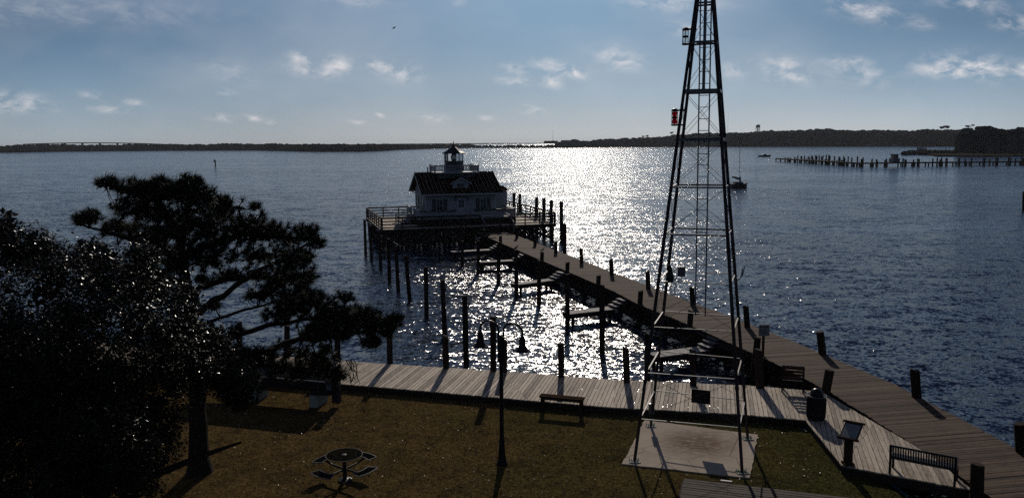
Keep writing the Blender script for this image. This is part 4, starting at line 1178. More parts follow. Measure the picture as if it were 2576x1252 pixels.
m = MB(); m.tube([Vector((-1.6+(Lb+1.6)*i/12, .6+.575*min(1, (i/12*3.2+.05))**.6, 1.04+.25*max(0, .4-i/12))) for i in range(13)], .035, 6); m.tube([Vector((-1.6+(Lb+1.6)*i/12, .6-.575*min(1, (i/12*3.2+.05))**.6, 1.04+.25*max(0, .4-i/12))) for i in range(13)], .03, 6); m.build('gunwale', M['gmetal'], bt)
m = MB(); m.prism([(Lb, .5), (Lb+.28, .5), (Lb+.28, .7), (Lb, .7)], .12, 1.1); m.tube([(Lb+.1, .6, 1.1), (Lb-.35, .55, 1.22)], .03, 6); m.build('outboard', M['hull'], bt)
for x in (.75, Lb-.75):
    m = MB(); m.b2((x, .2, 0), (x+.3, 1.0, .215)); m.b2((x+.01, .21, .218), (x+.29, .99, .45)); m.build('support_block', M['block'], bt)

# ------------------------------------------------------------------ wooden deck in the lower foreground
A_ = P(1721, 1203, ZG+.12); B_ = P(1908, 1220.6, ZG+.12); C_ = P(2083, 1245, ZG+.12)
dk = empty('low_deck', A_.to_2d().to_3d()+Vector((0, 0, ZG)), 0, 'low grey plank deck on the lawn in front of the concrete pad', 'deck')
m = MB(); e1 = (C_-A_); e1.z = 0; e1.normalize(); n1_ = Vector((e1.y, -e1.x, 0)); y_ = 0; Ld = 5.2
for k in range(30):
    p = A_+n1_*(.145*k); z_ = ZG+.12+random.uniform(-.004, .004); j = 0
    x_ = 0
    while x_ < Ld-.05:
        l2 = min(random.choice((1.2, 1.8, 2.4)), Ld-x_)
        q0 = p+e1*x_; q1 = p+e1*(x_+l2-.008); m.prism([(q0.x, q0.y), (q1.x, q1.y), (q1.x+n1_.x*.118, q1.y+n1_.y*.118), (q0.x+n1_.x*.118, q0.y+n1_.y*.118)], z_-.035, z_); x_ += l2
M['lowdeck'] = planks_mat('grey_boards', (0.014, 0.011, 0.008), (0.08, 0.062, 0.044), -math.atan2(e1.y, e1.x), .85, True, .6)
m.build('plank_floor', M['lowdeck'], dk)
m = MB(); p = A_-n1_*.03; q_ = p+e1*Ld; m.beam((p.x, p.y, ZG+.055), (q_.x, q_.y, ZG+.055), .04, .11); p2 = A_+n1_*4.3; m.beam((A_.x-.03, A_.y, ZG+.04), (p2.x-.03, p2.y, ZG+.04), .04, .075); m.build('edge_board', M['beam'], dk)
wp = P(1827, 1208.5, ZG+.13); m = MB(); m.box(wp, (.30, .055, .02), Matrix.Rotation(math.atan2(e1.y, e1.x), 3, 'Z')); 
tag(m.build('white_strip', M['trim'], None, (wp.x, wp.y, ZG+.12)), 'short white strip lying on the edge of the low grey deck', 'strip')

# ------------------------------------------------------------------ birds
def bird_mesh(m, s, fly=False):
    sp = [(-.22, 0.02, .012, .006), (-.14, .035, .03, .018), (-.05, .06, .052, .05), (.04, .085, .055, .058), (.10, .125, .036, .042), (.125, .165, .03, .033), (.15, .185, .03, .028), (.175, .183, .014, .014), (.215, .175, .004, .004)]
    rings = []
    for i, (x, z_, ry, rz_) in enumerate(sp):
        rings.append([Vector((x*s, ry*math.cos(k*math.pi/4)*s, (z_+rz_*math.sin(k*math.pi/4))*s+(.06*s if not fly else 0))) for k in range(8)])
    m.loft(rings)
def bird(loc, rz, s, label, mat='bird'):
    o = local_empty('perched_bird', loc, rz, label, 'bird', 'birds perched on the pilings')
    m = MB(); bird_mesh(m, s); m.build('body', M[mat], o, smooth=True)
    for sy in (-1, 1): m = MB(); m.tube([(0.0, sy*.02*s, 0), (.0, sy*.02*s, .1*s)], .006*s+.003, 5); m.build('leg', M['dbird'], o)
def top_of(k): return tops[k]+Vector((0, 0, .02))
bird(top_of(('F', 1)), R(160), 1.25, 'pale bird on the second mooring piling by the lighthouse platform')
bird(top_of(('F', 2)), R(20), 1.25, 'pale bird on the third mooring piling by the lighthouse platform')
bird(top_of(('F', 4)), R(150), 1.25, 'pale bird on the fifth mooring piling, in dark water left of the docks')
bird(top_of(('P', 1)), R(15), 1.2, 'pale grey bird on a piling at the far left end of the pier', 'bird')
bird(top_of(('P', 3)), R(35), 1.2, 'dark bird on a piling at the pier side, left of the other dark bird', 'dbird')
bird(top_of(('L', 2)), R(30), 1.2, 'dark bird on a short piling on the left edge of the pier', 'dbird')
fb = PY(991, 73, 120); o = empty('flying_bird', fb, 0, 'tiny dark bird flying high in the sky above the lighthouse', 'bird', wc=False)
m = MB(); bird_mesh(m, 1.6, True); m.build('body', M['dbird'], o)
for sy in (-1, 1):
    m = MB(); m.add([(.08, sy*.06, .1), (-.06, sy*.06, .1), (-.02, sy*.35, .22), (.1, sy*.35, .22), (-.12, sy*.7, .12)], [(0, 1, 2, 3), (3, 2, 4)]); m.build('wing', M['dbird'], o)

# ------------------------------------------------------------------ pine
YT = P(503, 1186, ZG).y
def TP(x, y, off=0.0): return PY(x, y, YT+off)
tr = P(503, 1186, ZG)
pine = empty('pine_tree', tr, 0, 'wide spreading pine with bare trunk and long right branch over the lawn', 'tree')
def limb(m, pts, r0, r1, n=9, wob=.04):
    """a bent, tapering limb through (x, y, depth) points"""
    P3 = [TP(*p) for p in pts]; out = []
    for a, b in zip(P3, P3[1:]):
        L = (b-a).length; k = max(2, int(L/.35))
        for i in range(k):
            q = a.lerp(b, i/k); out.append(q+Vector((random.uniform(-wob, wob), random.uniform(-wob, wob), random.uniform(-wob, wob)))*(0 if not out else 1))
    out.append(P3[-1]); rs = [r0+(r1-r0)*(i/(len(out)-1))**.8 for i in range(len(out))]
    m.tube(out, rs, n); return out
skel = []
tm = MB()
t_pts = limb(tm, [(503, 1192, 0), (500, 1120, 0), (497, 1000, 0), (488, 880, .1), (482, 800, .1), (472, 740, .1), (461, 680, 0)], .31, .15, 14, .02)
tm.tube([tr+Vector((0, 0, -.1)), tr+Vector((0, 0, .12)), tr+Vector((0, 0, .4))], [.42, .36, .30], 14)
trunk = tm.build('trunk', M['bark'], pine)
BR = [([(478, 760, .1), (505, 725, .3), (560, 706, .6), (640, 700, 1.0), (720, 700, 1.3)], .13, .04),
      ([(482, 800, 0), (520, 770, -.3), (560, 740, -.6), (620, 700, -1.0), (700, 660, -1.4), (780, 610, -1.6)], .12, .03),
      ([(492, 905, 0), (540, 870, -.5), (600, 845, -.9), (670, 822, -1.2), (760, 800, -1.5), (850, 790, -1.8)], .11, .035),
      ([(496, 960, 0), (560, 930, -.7), (640, 890, -1.2), (720, 862, -1.8), (800, 850, -2.2), (900, 832, -2.4), (985, 815, -2.4)], .13, .03),
      ([(600, 905, -1), (690, 925, -1.3), (780, 930, -1.6), (850, 930, -1.8)], .06, .02),
      ([(461, 680, 0), (430, 640, .4), (400, 612, .8), (330, 600, 1.1), (260, 580, 1.3), (195, 560, 1.4)], .11, .03),
      ([(461, 680, 0), (455, 620, -.2), (440, 560, -.5), (400, 510, -.8), (330, 480, -1), (265, 465, -1)], .12, .03),
      ([(464, 690, 0), (480, 620, .5), (520, 560, .9), (560, 530, 1.2), (600, 520, 1.3)], .1, .03),
      ([(458, 640, 0), (470, 560, -.4), (475, 500, -.7), (480, 465, -.8)], .08, .03),
      ([(482, 640, .5), (560, 600, 1.0), (640, 590, 1.5), (720, 600, 1.7), (800, 600, 1.8)], .08, .03),
      ([(470, 720, 0), (420, 700, -.5), (380, 690, -.9), (340, 680, -1.2)], .08, .03),
      ([(488, 860, 0), (450, 830, -.4), (400, 810, -.8)], .06, .02),
      ([(484, 820, 0), (520, 810, .6), (580, 790, 1.2), (640, 770, 1.6), (720, 750, 1.8)], .07, .03)]
for pts, r0, r1 in BR:
    m = MB(); o = limb(m, pts, r0, r1, 8, .05); skel += o; m.build('limb', M['bark'], pine)
CLU = [(270, 460, 27, 13, -1, 15), (330, 470, 46, 22, -1, 34), (410, 476, 58, 26, -.8, 42), (480, 492, 66, 34, -.6, 60), (560, 520, 46, 30, 1.2, 34), (350, 520, 76, 30, -.9, 56), (460, 560, 100, 42, -.3, 90),
       (570, 580, 80, 38, 1.0, 66), (640, 570, 60, 34, 1.5, 44), (705, 590, 60, 30, 1.6, 44), (780, 585, 30, 22, 1.8, 18), (800, 610, 20, 15, 1.8, 10), (205, 550, 30, 15, 1.4, 14), (238, 540, 26, 16, 1.3, 14),
       (300, 575, 56, 24, 1.2, 34), (365, 590, 66, 30, .9, 44), (420, 650, 80, 44, .6, 64), (395, 720, 56, 50, -.9, 50), (540, 635, 56, 32, .8, 40), (640, 640, 70, 24, 1.2, 36), (740, 645, 50, 30, -1.5, 36),
       (700, 690, 56, 26, 1.3, 36), (740, 735, 50, 36, 1.8, 44), (790, 760, 50, 32, -1.5, 34), (845, 795, 60, 34, -1.8, 56), (915, 800, 44, 30, -2.3, 36), (988, 808, 27, 20, -2.4, 20), (800, 835, 50, 26, -2.2, 36),
       (690, 790, 36, 18, -1.2, 16), (935, 860, 26, 20, -2.4, 14), (620, 905, 50, 16, -1.1, 16), (730, 935, 60, 20, -1.4, 26), (800, 925, 44, 26, -1.7, 24), (845, 940, 26, 22, -1.8, 14), (540, 770, 20, 12, .8, 6),
       (590, 830, 20, 10, -.8, 6), (460, 830, 40, 40, -.5, 26), (350, 680, 50, 34, -1.2, 34), (870, 745, 22, 14, -1.8, 8), (640, 520, 16, 10, 1.3, 5), (480, 455, 30, 12, -.7, 14), (400, 455, 24, 9, -.8, 10), (650, 740, 30, 16, 1.6, 12), (680, 722, 50, 26, 1.7, 26), (735, 775, 50, 28, -1.5, 26), (600, 690, 60, 22, 1.0, 22), (870, 830, 60, 24, -2.2, 24), (760, 690, 50, 26, -1.4, 20), (640, 895, 56, 28, -1.2, 26), (720, 895, 60, 30, -1.5, 30), (800, 890, 50, 28, -1.9, 24), (560, 880, 40, 30, -.8, 16), (620, 945, 40, 16, -1.2, 14), (520, 660, 40, 24, .5, 18), (950, 830, 34, 20, -2.4, 14), (520, 700, 30, 18, .3, 10)]
tw = MB(); nd = MB()
def tuft(c, d, s_, tint):
    n = 44
    for _ in range(n):
        v = Vector((random.gauss(0, 1), random.gauss(0, 1), random.gauss(0, 1))).normalized()+d*.75; v.normalize()
        L = s_*random.uniform(.65, 1.1); a = v.cross(Vector((random.random(), random.random(), random.random()))).normalized()*.0095
        o = c-d*random.uniform(0, .10)
        nd.add([o-a, o+a, o+v*L], [(0, 1, 2)], min(1, max(0, tint+random.uniform(-.2, .2))))
for (cx, cy, rx, ry, off, n) in CLU:
    c0 = TP(cx, cy, off)
    near = min(skel, key=lambda q: (q-c0).length)
    if (near-c0).length > .25:
        midp = near.lerp(c0, .5)+Vector((random.uniform(-.1, .1), 0, -.08)); tw.tube([near, midp, c0], [.03, .022, .014], 5)
    loc_sk = [q for q in skel if (q-c0).length < 1.6] or [near]
    for k in range(int(n*2.1)):
        while True:
            u_, v_, w_ = (random.uniform(-1, 1) for _ in range(3))
            if u_*u_+v_*v_+w_*w_ < 1: break
        if random.random() < .22: k9 = random.uniform(1.15, 1.5); u_ *= k9; v_ *= k9*1.1
        p = TP(cx+u_*rx, cy+v_*ry, off+w_*min(1.1, rx/80))
        src = min(loc_sk+[c0], key=lambda q: (q-p).length+random.uniform(0, .3))
        if (src-p).length > .12:
            mp_ = src.lerp(p, .55)+Vector((0, 0, -.10*random.random())); tw.tube([src, mp_, p], [.014, .010, .006], 4)
        d_ = (p-src); d_.z += .25; d_.normalize()
        tuft(p, d_, random.uniform(.15, .31), .25+.35*random.random())
# the dead twigs that hang over the boardwalk
for k in range(5):
    p = TP(870+k*5, 905, -1.9); out = [p]
    for i in range(5): p = p+Vector((random.uniform(-.08, .1), random.uniform(-.05, .05), -.13)); out.append(p)
    tw.tube(out, [.012]*5+[.004], 4)
    for i in range(1, 5):
        q = out[i]+Vector((random.uniform(-.25, .25), 0, random.uniform(-.12, .12))); tw.tube([out[i], q], [.007, .003], 4)
tw.build('twig', M['bark'], pine); nd.build('crown', M['needle'], pine)

# ------------------------------------------------------------------ broad leaved evergreen in the left foreground
YO = 15.0
lt = Vector((PY(190, 900, YO).x, YO, ZG))
oak = empty('evergreen_tree', lt, 0, 'large dark broad leaved evergreen with glossy leaves filling the left foreground', 'tree')
m = MB()
m.tube([lt+Vector((0, 0, -.1)), lt+Vector((.05, 0, .5)), lt+Vector((-.05, .1, 1.6)), lt+Vector((.1, .2, 2.8))], [.36, .28, .24, .2], 12)
ends = [Vector((-2.4, .2, 5.2)), Vector((-.6, .8, 6.0)), Vector((1.6, 1.2, 4.8)), Vector((2.6, 1.4, 3.2)), Vector((2.4, -.6, 2.2)), Vector((-2.2, -.8, 3.0)), Vector((.4, -1.4, 3.4))]
for e in ends:
    a = lt+Vector((.1, .2, 1.5+random.random()*1.2)); b = lt+e
    m.tube([a, a.lerp(b, .35)+Vector((0, 0, .3)), a.lerp(b, .7)+Vector((.1, 0, .2)), b], [.13, .09, .06, .025], 8)
m.build('trunk', M['bark'], oak)
CL2 = [(30, 615, 60, 62, 16.2), (-20, 580, 50, 40, 16), (95, 640, 60, 50, 16), (150, 690, 110, 70, 15.5), (230, 650, 60, 40, 16.5), (300, 720, 110, 80, 16.2), (420, 790, 90, 90, 16.4), (240, 880, 200, 150, 15), (490, 900, 90, 90, 16.6), (90, 920, 150, 150, 14.2),
       (365, 1010, 105, 90, 15.6), (200, 1110, 190, 110, 13.8), (560, 935, 58, 40, 17), (60, 1230, 150, 110, 13.5), (365, 1120, 80, 60, 15.2), (300, 1220, 90, 70, 14.2), (590, 960, 50, 50, 17.4), (550, 860, 40, 36, 17), (360, 640, 40, 26, 16.6), (-60, 800, 100, 180, 14.5), (-60, 1050, 100, 180, 14), (170, 1010, 200, 130, 14.6), (430, 900, 80, 80, 16.2), (596, 985, 40, 34, 17.4)]
lf = MB(); tw2 = MB(); inner = []
tot = sum(a*b for _, _, a, b, _ in CL2)
for (cx, cy, rx, ry, Y) in CL2:
    n = int(4600*rx*ry/tot)+8
    for _ in range(max(2, int(60*rx*ry/tot))):      # dense inner foliage
        while True:
            u_, v_, w_ = (random.uniform(-1, 1) for _ in range(3))
            if u_*u_+v_*v_+w_*w_ < .55: break
        c = PY(cx+u_*rx, cy+v_*ry, Y+w_*min(1.2, rx/80)+.25)
        if c.z > ZG+.6: inner.append((c, random.uniform(.22, .42)))
    for _ in range(n):
        while True:
            u_, v_, w_ = (random.uniform(-1, 1) for _ in range(3)); q_ = u_*u_+v_*v_+w_*w_
            if q_ < 1: break
        if random.random() < .35: k_ = (1/max(.3, math.sqrt(q_)))*random.uniform(.85, 1.12); u_, v_, w_ = u_*k_, v_*k_, w_*k_
        c = PY(cx+u_*rx, cy+v_*ry, Y+w_*min(1.4, rx/70))
        if c.z < ZG+.3: continue
        d = Vector((random.gauss(0, 1), random.gauss(0, 1), random.gauss(.3, .8))).normalized()
        tw2.tube([c-d*.25, c+d*.12], [.006, .003], 3)
        base_t = random.random()*.7
        for k in range(random.randint(18, 28)):
            p = c+d*random.uniform(-.18, .18)+Vector((random.gauss(0, .09), random.gauss(0, .09), random.gauss(0, .07)))
            a = Vector((random.gauss(0, 1), random.gauss(0, 1), random.gauss(0, .45))).normalized()
            b = Vector((random.gauss(0, 1), random.gauss(0, 1), random.gauss(0, .5))); b = (b-a*b.dot(a)).normalized()
            L = random.uniform(.030, .052); W_ = L*.45
            nn_2 = a.cross(b)*.15*L
            lf.add([p-a*L, p-b*W_+nn_2, p+a*L, p+b*W_+nn_2], [(0, 1, 2, 3)], min(1, base_t+.3*random.random()))
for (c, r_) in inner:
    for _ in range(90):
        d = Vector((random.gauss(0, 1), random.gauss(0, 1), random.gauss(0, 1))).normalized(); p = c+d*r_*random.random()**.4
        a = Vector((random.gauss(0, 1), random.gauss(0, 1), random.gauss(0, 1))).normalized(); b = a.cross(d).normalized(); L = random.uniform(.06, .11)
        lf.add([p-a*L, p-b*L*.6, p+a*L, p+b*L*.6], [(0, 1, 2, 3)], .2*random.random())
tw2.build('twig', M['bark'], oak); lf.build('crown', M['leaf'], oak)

# ------------------------------------------------------------------ far shores
import bmesh
_bm = bmesh.new(); bmesh.ops.create_icosphere(_bm, subdivisions=2, radius=1.0)
ICO_V = [v.co.copy() for v in _bm.verts]; ICO_F = [tuple(v.index for v in f.verts) for f in _bm.faces]; _bm.free()
def clump(m, c, rx, ry, rz_, rough=.28):
    ph = [random.uniform(0, 6.3) for _ in range(3)]
    vs = []
    for v in ICO_V:
        k = 1+rough*(math.sin(v.x*4+ph[0])*math.cos(v.y*5+ph[1])*.6+random.uniform(-.6, .6))
        vs.append((c[0]+v.x*rx*k, c[1]+v.y*ry*k, c[2]+v.z*rz_*k))
    m.add(vs, ICO_F)
def shore(pts, step, rows, rowgap, size, jit=3.0):
    """trees along a shore given by (x, y of the shoreline, y of the tree tops)"""
    m = MB()
    for (x0, b0, t0), (x1, b1, t1) in zip(pts, pts[1:]):
        n = max(1, int(abs(x1-x0)/step))
        for i in range(n):
            f = (i+random.random()*.6)/n; x = x0+(x1-x0)*f; yb = b0+(b1-b0)*f; yt = t0+(t1-t0)*f
            base = P(x, yb, ZW); 
            for r_ in range(rows):
                Y = base.y+8+rowgap*r_+random.uniform(-.3, .3)*rowgap
                top = PY(x, yt+random.uniform(0, jit)*(1 if r_ == rows-1 else 1.6), Y); h = max(2.5, top.z-ZW)
                if r_ < rows-1: h *= .78+.16*random.random()
                s_ = size*random.uniform(.7, 1.35)
                s_ = min(s_, h*.8)
                clump(m, (top.x, Y, ZW+h-s_*.65), s_, s_, s_*.65)
                if h > s_*1.3: clump(m, (top.x+random.uniform(-1, 1)*s_*.5, Y-2, ZW+h*.45), s_*1.15, s_, h*.42, .2)
                clump(m, (top.x+random.uniform(-1, 1)*s_, Y-4, ZW+h*.2), s_*1.2, s_, h*.25, .2)
    return m
def landstrip(name, pts, depth, hh=.7):
    """a low bank of land behind a shoreline"""
    m = MB(); vs = []; n = len(pts)
    B_ = [P(x, y, ZW) for x, y in pts]
    for p in B_: vs.append((p.x, p.y, ZW-.5))
    for p in B_: vs.append((p.x, p.y+1.0, ZW+hh))
    for p in B_:
        k = (p.y+depth)/p.y; vs.append((p.x*k, p.y*k, ZW+hh+.3))
    fs = []
    for i in range(n-1):
        fs += [(i, i+1, n+i+1, n+i), (n+i, n+i+1, 2*n+i+1, 2*n+i)]
    m.add(vs, fs); return tag(m.build(name, M['farland']), kind='structure')
SL = [(-160, 386, 368), (0, 384, 366), (60, 383, 363), (110, 382, 361.5), (165, 381, 361.5), (200, 381, 364), (300, 380, 363.5), (325, 380, 361), (420, 379, 361.5), (500, 379, 362), (560, 378.5, 360), (640, 378.5, 361), (700, 379.5, 360), (760, 381, 362.5),
      (800, 381.5, 361), (900, 381.5, 362), (950, 380, 361), (1000, 377, 361.5), (1090, 374, 361), (1190, 372.5, 361.5)]
SM = [(1190, 372.5, 363), (1300, 372.5, 363.5), (1400, 372, 363)]
SR = [(1400, 372, 358), (1425, 372, 353), (1450, 371.5, 349), (1475, 371, 353), (1510, 371, 349), (1560, 370.5, 347), (1640, 370, 344), (1700, 369.5, 337), (1760, 369.3, 334), (1820, 369, 333), (1880, 369, 332),
      (1910, 369, 329), (1960, 368.7, 327), (2030, 368.5, 325), (2085, 368.3, 321), (2110, 368.2, 326), (2200, 368, 326), (2290, 368, 328), (2335, 368, 323), (2380, 368, 325), (2450, 368, 326), (2576, 367.5, 326), (2720, 367, 326)]
landstrip('left_shore', [(x, y) for x, y, _ in SL], 500)
landstrip('marsh', [(x, y) for x, y, _ in SM], 500, 1.0)
landstrip('right_shore', [(x, y) for x, y, _ in SR], 500)
tag(shore(SL, 4.2, 2, 26, 6.5).build('far_woods', M['far']), kind='stuff')
tag(shore(SM, 8, 1, 10, 4.0).build('far_marsh_scrub', M['farland']), kind='stuff')
tag(shore(SR, 4.2, 3, 30, 7.5, 4.5).build('far_woods', M['far']), kind='stuff')
# very distant low coast that closes the horizon
m = MB(); vs = []
for i in range(60):
    x = -9000+300*i*1.0; vs.append((x, 9000, ZW)); vs.append((x, 9000, ZW+random.uniform(9, 15)))
m.add(vs, [(2*i, 2*i+2, 2*i+3, 2*i+1) for i in range(59)]+[])
dl = m; dl.v = dl.v+[(x, y+600, z) for x, y, z in vs]; dl.t += [0.5]*len(vs); k_ = len(vs)
dl.f += [(2*i+1, 2*i+3, 2*i+3+k_, 2*i+1+k_) for i in range(59)]+[(2*i+k_, 2*i+1+k_, 2*i+3+k_, 2*i+2+k_) for i in range(59)]
tag(dl.build('distant_coast', M['farland']), kind='structure')
# headland on the right
HDL = [(2281, 386.5), (2338, 391), (2358, 394), (2450, 395), (2576, 394), (2700, 393)]
landstrip('headland', HDL, 60, .9)
HT_ = [(2412, 389, 372), (2417, 389, 335), (2430, 390, 319), (2455, 390, 319), (2478, 390, 315), (2500, 390, 315), (2518, 390, 319), (2531, 390, 327), (2546, 390, 318), (2576, 390, 319), (2700, 390, 318)]
tag(shore(HT_, 6, 4, 7, 3.0, 9.0).build('headland_woods', M['far']), kind='stuff')
m = MB(); 
for k in range(260):
    x = random.uniform(2300, 2700); p = P(x, random.uniform(386, 391), ZW); clump(m, (p.x, p.y+14, ZW+1.2), 3, 2, random.uniform(.8, 1.8), .3)
tag(m.build('headland_scrub', M['farland']), kind='stuff')
def single_tree(x, ybase, ytop, w_, label, flat=False, Yoff=30):
    b = P(x, ybase, ZW); Y = b.y+Yoff; b = PY(x, ybase, Y); b.z = ZW+1; b.x = PY(x, ytop, Y).x; top = PY(x, ytop, Y)
    o = empty('distant_pine', b, 0, label, 'tree', 'single pines standing above the distant woods')
    h = top.z-b.z
    m = MB(); m.tube([b, b+Vector((0, 0, h*.95))], [.5, .15], 6); m.build('trunk', M['bark'], o)
    m = MB()
    wm = w_/FPX*Y
    for k in range(16):
        zz = h*(random.uniform(.86, .98) if flat else random.uniform(.6, .97)); a = random.uniform(0, 6.3); r_ = wm*random.uniform(.1, .5)
        clump(m, (b.x+r_*math.cos(a), b.y+r_*math.sin(a), b.z+zz), wm*.17, wm*.17, wm*.08, .4)
    m.build('crown', M['far'], o)
single_tree(2377, 368, 316, 20, 'flat topped pine standing alone above the far right woods', True, 60)
single_tree(2443, 390, 312, 22, 'loose crowned pine at the left end of the headland woods', False, 10)
single_tree(1618, 370, 341, 8, 'left one of two small pines above the woods left of the tower', True, 60)
single_tree(1628, 370, 340, 8, 'right one of two small pines above the woods left of the tower', True, 60)
single_tree(1690, 369, 331, 9, 'small pine above the woods just left of the tower leg', True, 60)
# water tower
b = P(1907, 369, ZW); Yw = b.y+350; top = PY(1907, 312.5, Yw); k_ = Yw/FPX
wt_ = empty('water_tower', (top.x, Yw, ZW), 0, 'pale bulb tank water tower rising behind the far woods', 'water tower')
m = MB(); m.lathe([(0, -9.2*k_), (2.6*k_, -8.6*k_), (5*k_, -6.4*k_), (5.5*k_, -4.2*k_), (5.1*k_, -2.6*k_), (3.2*k_, -1.2*k_), (0, -.5*k_)], (top.x, Yw, top.z), 16); m.lathe([(.4*k_, -.6*k_), (.4*k_, .6*k_)], (top.x, Yw, top.z), 6); m.build('tank', M['fartank'], wt_)
for k in range(6):
    a = k*math.pi/3; m = MB(); m.tube([(top.x+5*k_*math.cos(a), Yw+5*k_*math.sin(a), ZW), (top.x+4.9*k_*math.cos(a), Yw+4.9*k_*math.sin(a), top.z-5*k_)], .45*k_, 6); m.build('leg', M['fartank'], wt_)
m = MB(); m.tube([(top.x, Yw, ZW), (top.x, Yw, top.z-8*k_)], .8*k_, 8); m.build('riser_pipe', M['fartank'], wt_)
# masts
def mast(x, yb, yt, Y, label, r, dish=False):
    p = PY(x, yb, Y); t = PY(x, yt, Y)
    o = empty('radio_mast', (t.x, Y, ZW), 0, label, 'mast')
    m = MB(); m.tube([(t.x, Y, ZW), (t.x, Y, t.z)], [r*1.3, r*.6], 5); m.build('pole', M['gmetal'], o)
    if dish: m = MB(); m.lathe([(r*2, 0), (r*3.4, r*2), (r*3.4, r*6), (r*2, r*8)], (t.x, Y, PY(x, 355, Y).z), 8); m.build('equipment_drum', M['gmetal'], o)
mast(1391, 360, 327, 3200, 'thin mast with a small drum on the low coast right of the lighthouse', .45, True)
mast(1832, 334, 284, 2600, 'hair thin mast above the far woods just right of the tower', .28)
# low building by the mast, and houses in the woods
def far_house(x, yb, wpx, hpx, Y, label, mat='fartank', roofc='roof'):
    c = PY(x, yb, Y); w_ = wpx/FPX*Y; h = hpx/FPX*Y
    o = empty('distant_house', (c.x, Y, c.z), 0, label, 'house'); 
    m = MB(); m.b2((c.x-w_/2, Y-3, c.z), (c.x+w_/2, Y+4, c.z+h*.6)); wl_ = m.build('wall', M[mat], o)
    m = MB(); m.add([(c.x-w_*.55, Y-3.6, c.z+h*.6), (c.x+w_*.55, Y-3.6, c.z+h*.6), (c.x+w_*.5, Y+.5, c.z+h), (c.x-w_*.5, Y+.5, c.z+h), (c.x-w_*.55, Y+4.6, c.z+h*.6), (c.x+w_*.55, Y+4.6, c.z+h*.6)], [(0, 1, 2, 3), (3, 2, 5, 4), (0, 3, 4), (1, 5, 2), (0, 4, 5, 1)]); m.build('roof', M[roofc], o)
far_house(1386, 361, 34, 6.5, 1900, 'long low roof on the flat coast beside the thin mast', 'far')
far_house(1422, 360, 20, 7, 1880, 'low roof partly behind the first trees of the right shore', 'far')
for i, (x, yb, wd, lb) in enumerate([(2186, 367, 9, 'pale house at the water below the middle of the right woods'), (1990, 367, 7, 'small pale house at the waterline below the water tower woods'), (2250, 367, 7, 'tiny pale house at the waterline left of the headland')]):
    p = P(x, yb+1.5, ZW); far_house(x, yb-.5, wd, 6, p.y-12, lb)
# bridge on the far left
bY = 1750
bd_ = empty('distant_bridge', (PY(230, 362, bY).x, bY, ZW), 0, 'long low arched road bridge above the trees of the left shore', 'bridge')
m = MB(); prev = None
for i in range(25):
    x = 60+i*15.5; yy = 359.6+4*((x-235)/180)**2; p = PY(x, yy, bY)
    if prev: m.beam((prev.x, bY, prev.z), (p.x, bY, p.z), 9, 2.0)
    prev = p
m.build('bridge_deck', M['far'], bd_)
for i in range(8):
    m = MB(); x = 75+i*44; yy = 359.6+4*((x-235)/180)**2; p = PY(x, yy, bY); m.b2((p.x-.8, bY-3, ZW), (p.x+.8, bY+3, p.z-1.0)); m.build('bridge_pier', M['far'], bd_)
# channel marker
cm = P(542, 417, ZW)
o = empty('channel_marker', cm, 0, 'lone channel marker post with a triangular board in open water', 'marker')
tz = PY(542, 400, cm.y).z; hm = tz-ZW
m = MB(); m.tube([cm+Vector((0, 0, -1)), cm+Vector((0, 0, hm*.8))], .3, 8); m.build('post', M['pile'], o)
m = MB(); w_ = 4.4/FPX*cm.y; m.prism([(-w_, 0), (w_, 0), (0, hm*.45)], -.1, .1)
m.v = [(cm.x+v[0], cm.y-.4+v[2], ZW+hm*.56+v[1]) for v in m.v]; m.build('day_board', M['hull'], o)

# ------------------------------------------------------------------ distant dock on the right
dA, dB, dC = P(1958, 405.5, ZW), P(2158, 419, ZW), P(2640, 414, ZW)
def XY(v): return Vector((v.x, v.y))
dd = empty('distant_dock', dB, 0, 'long low dock with many pilings crossing the water on the right', 'dock')
def run(a, b, wd, z, name, step):
    a, b = XY(a), XY(b); d = (b-a).normalized(); n_ = Vector((-d.y, d.x))*wd/2
    m = MB(); m.prism([tuple(a+n_), tuple(a-n_), tuple(b-n_), tuple(b+n_)], z-.55, z); m.build('walkway', M['beam'], dd)
    L = (b-a).length; k = 0
    while k < L:
        for s_ in (-.8, .8): p = a+d*k+n_*s_; MB().tube([(p.x, p.y, -3), (p.x, p.y, z-.56)], .26, 6).build('dock_support', M['pile'], dd)
        k += step
run(dA, dB, 3.2, ZW+1.6, 'a', 7); run(dB, dC, 2.6, ZW+1.6, 'b', 6)
fb_ = P(2249, 418, ZW)
o = empty('dock_shed', (fb_.x, fb_.y, ZW+1.6), 0, 'small square shed standing on the distant dock', 'shed')
kk = fb_.y/FPX
m = MB(); m.b2((fb_.x-8*kk, fb_.y-2, ZW+1.6), (fb_.x+8*kk, fb_.y+2, ZW+1.6+10*kk)); m.b2((fb_.x-5.5*kk, fb_.y-1.5, ZW+1.6+10*kk), (fb_.x+5.5*kk, fb_.y+1.5, ZW+1.6+19*kk)); m.build('wall', M['gmetal'], o)
m = MB(); m.b2((fb_.x-6.3*kk, fb_.y-2, ZW+1.61+19*kk), (fb_.x+6.3*kk, fb_.y+2, ZW+1.61+20.5*kk)); m.build('roof', M['hull'], o)
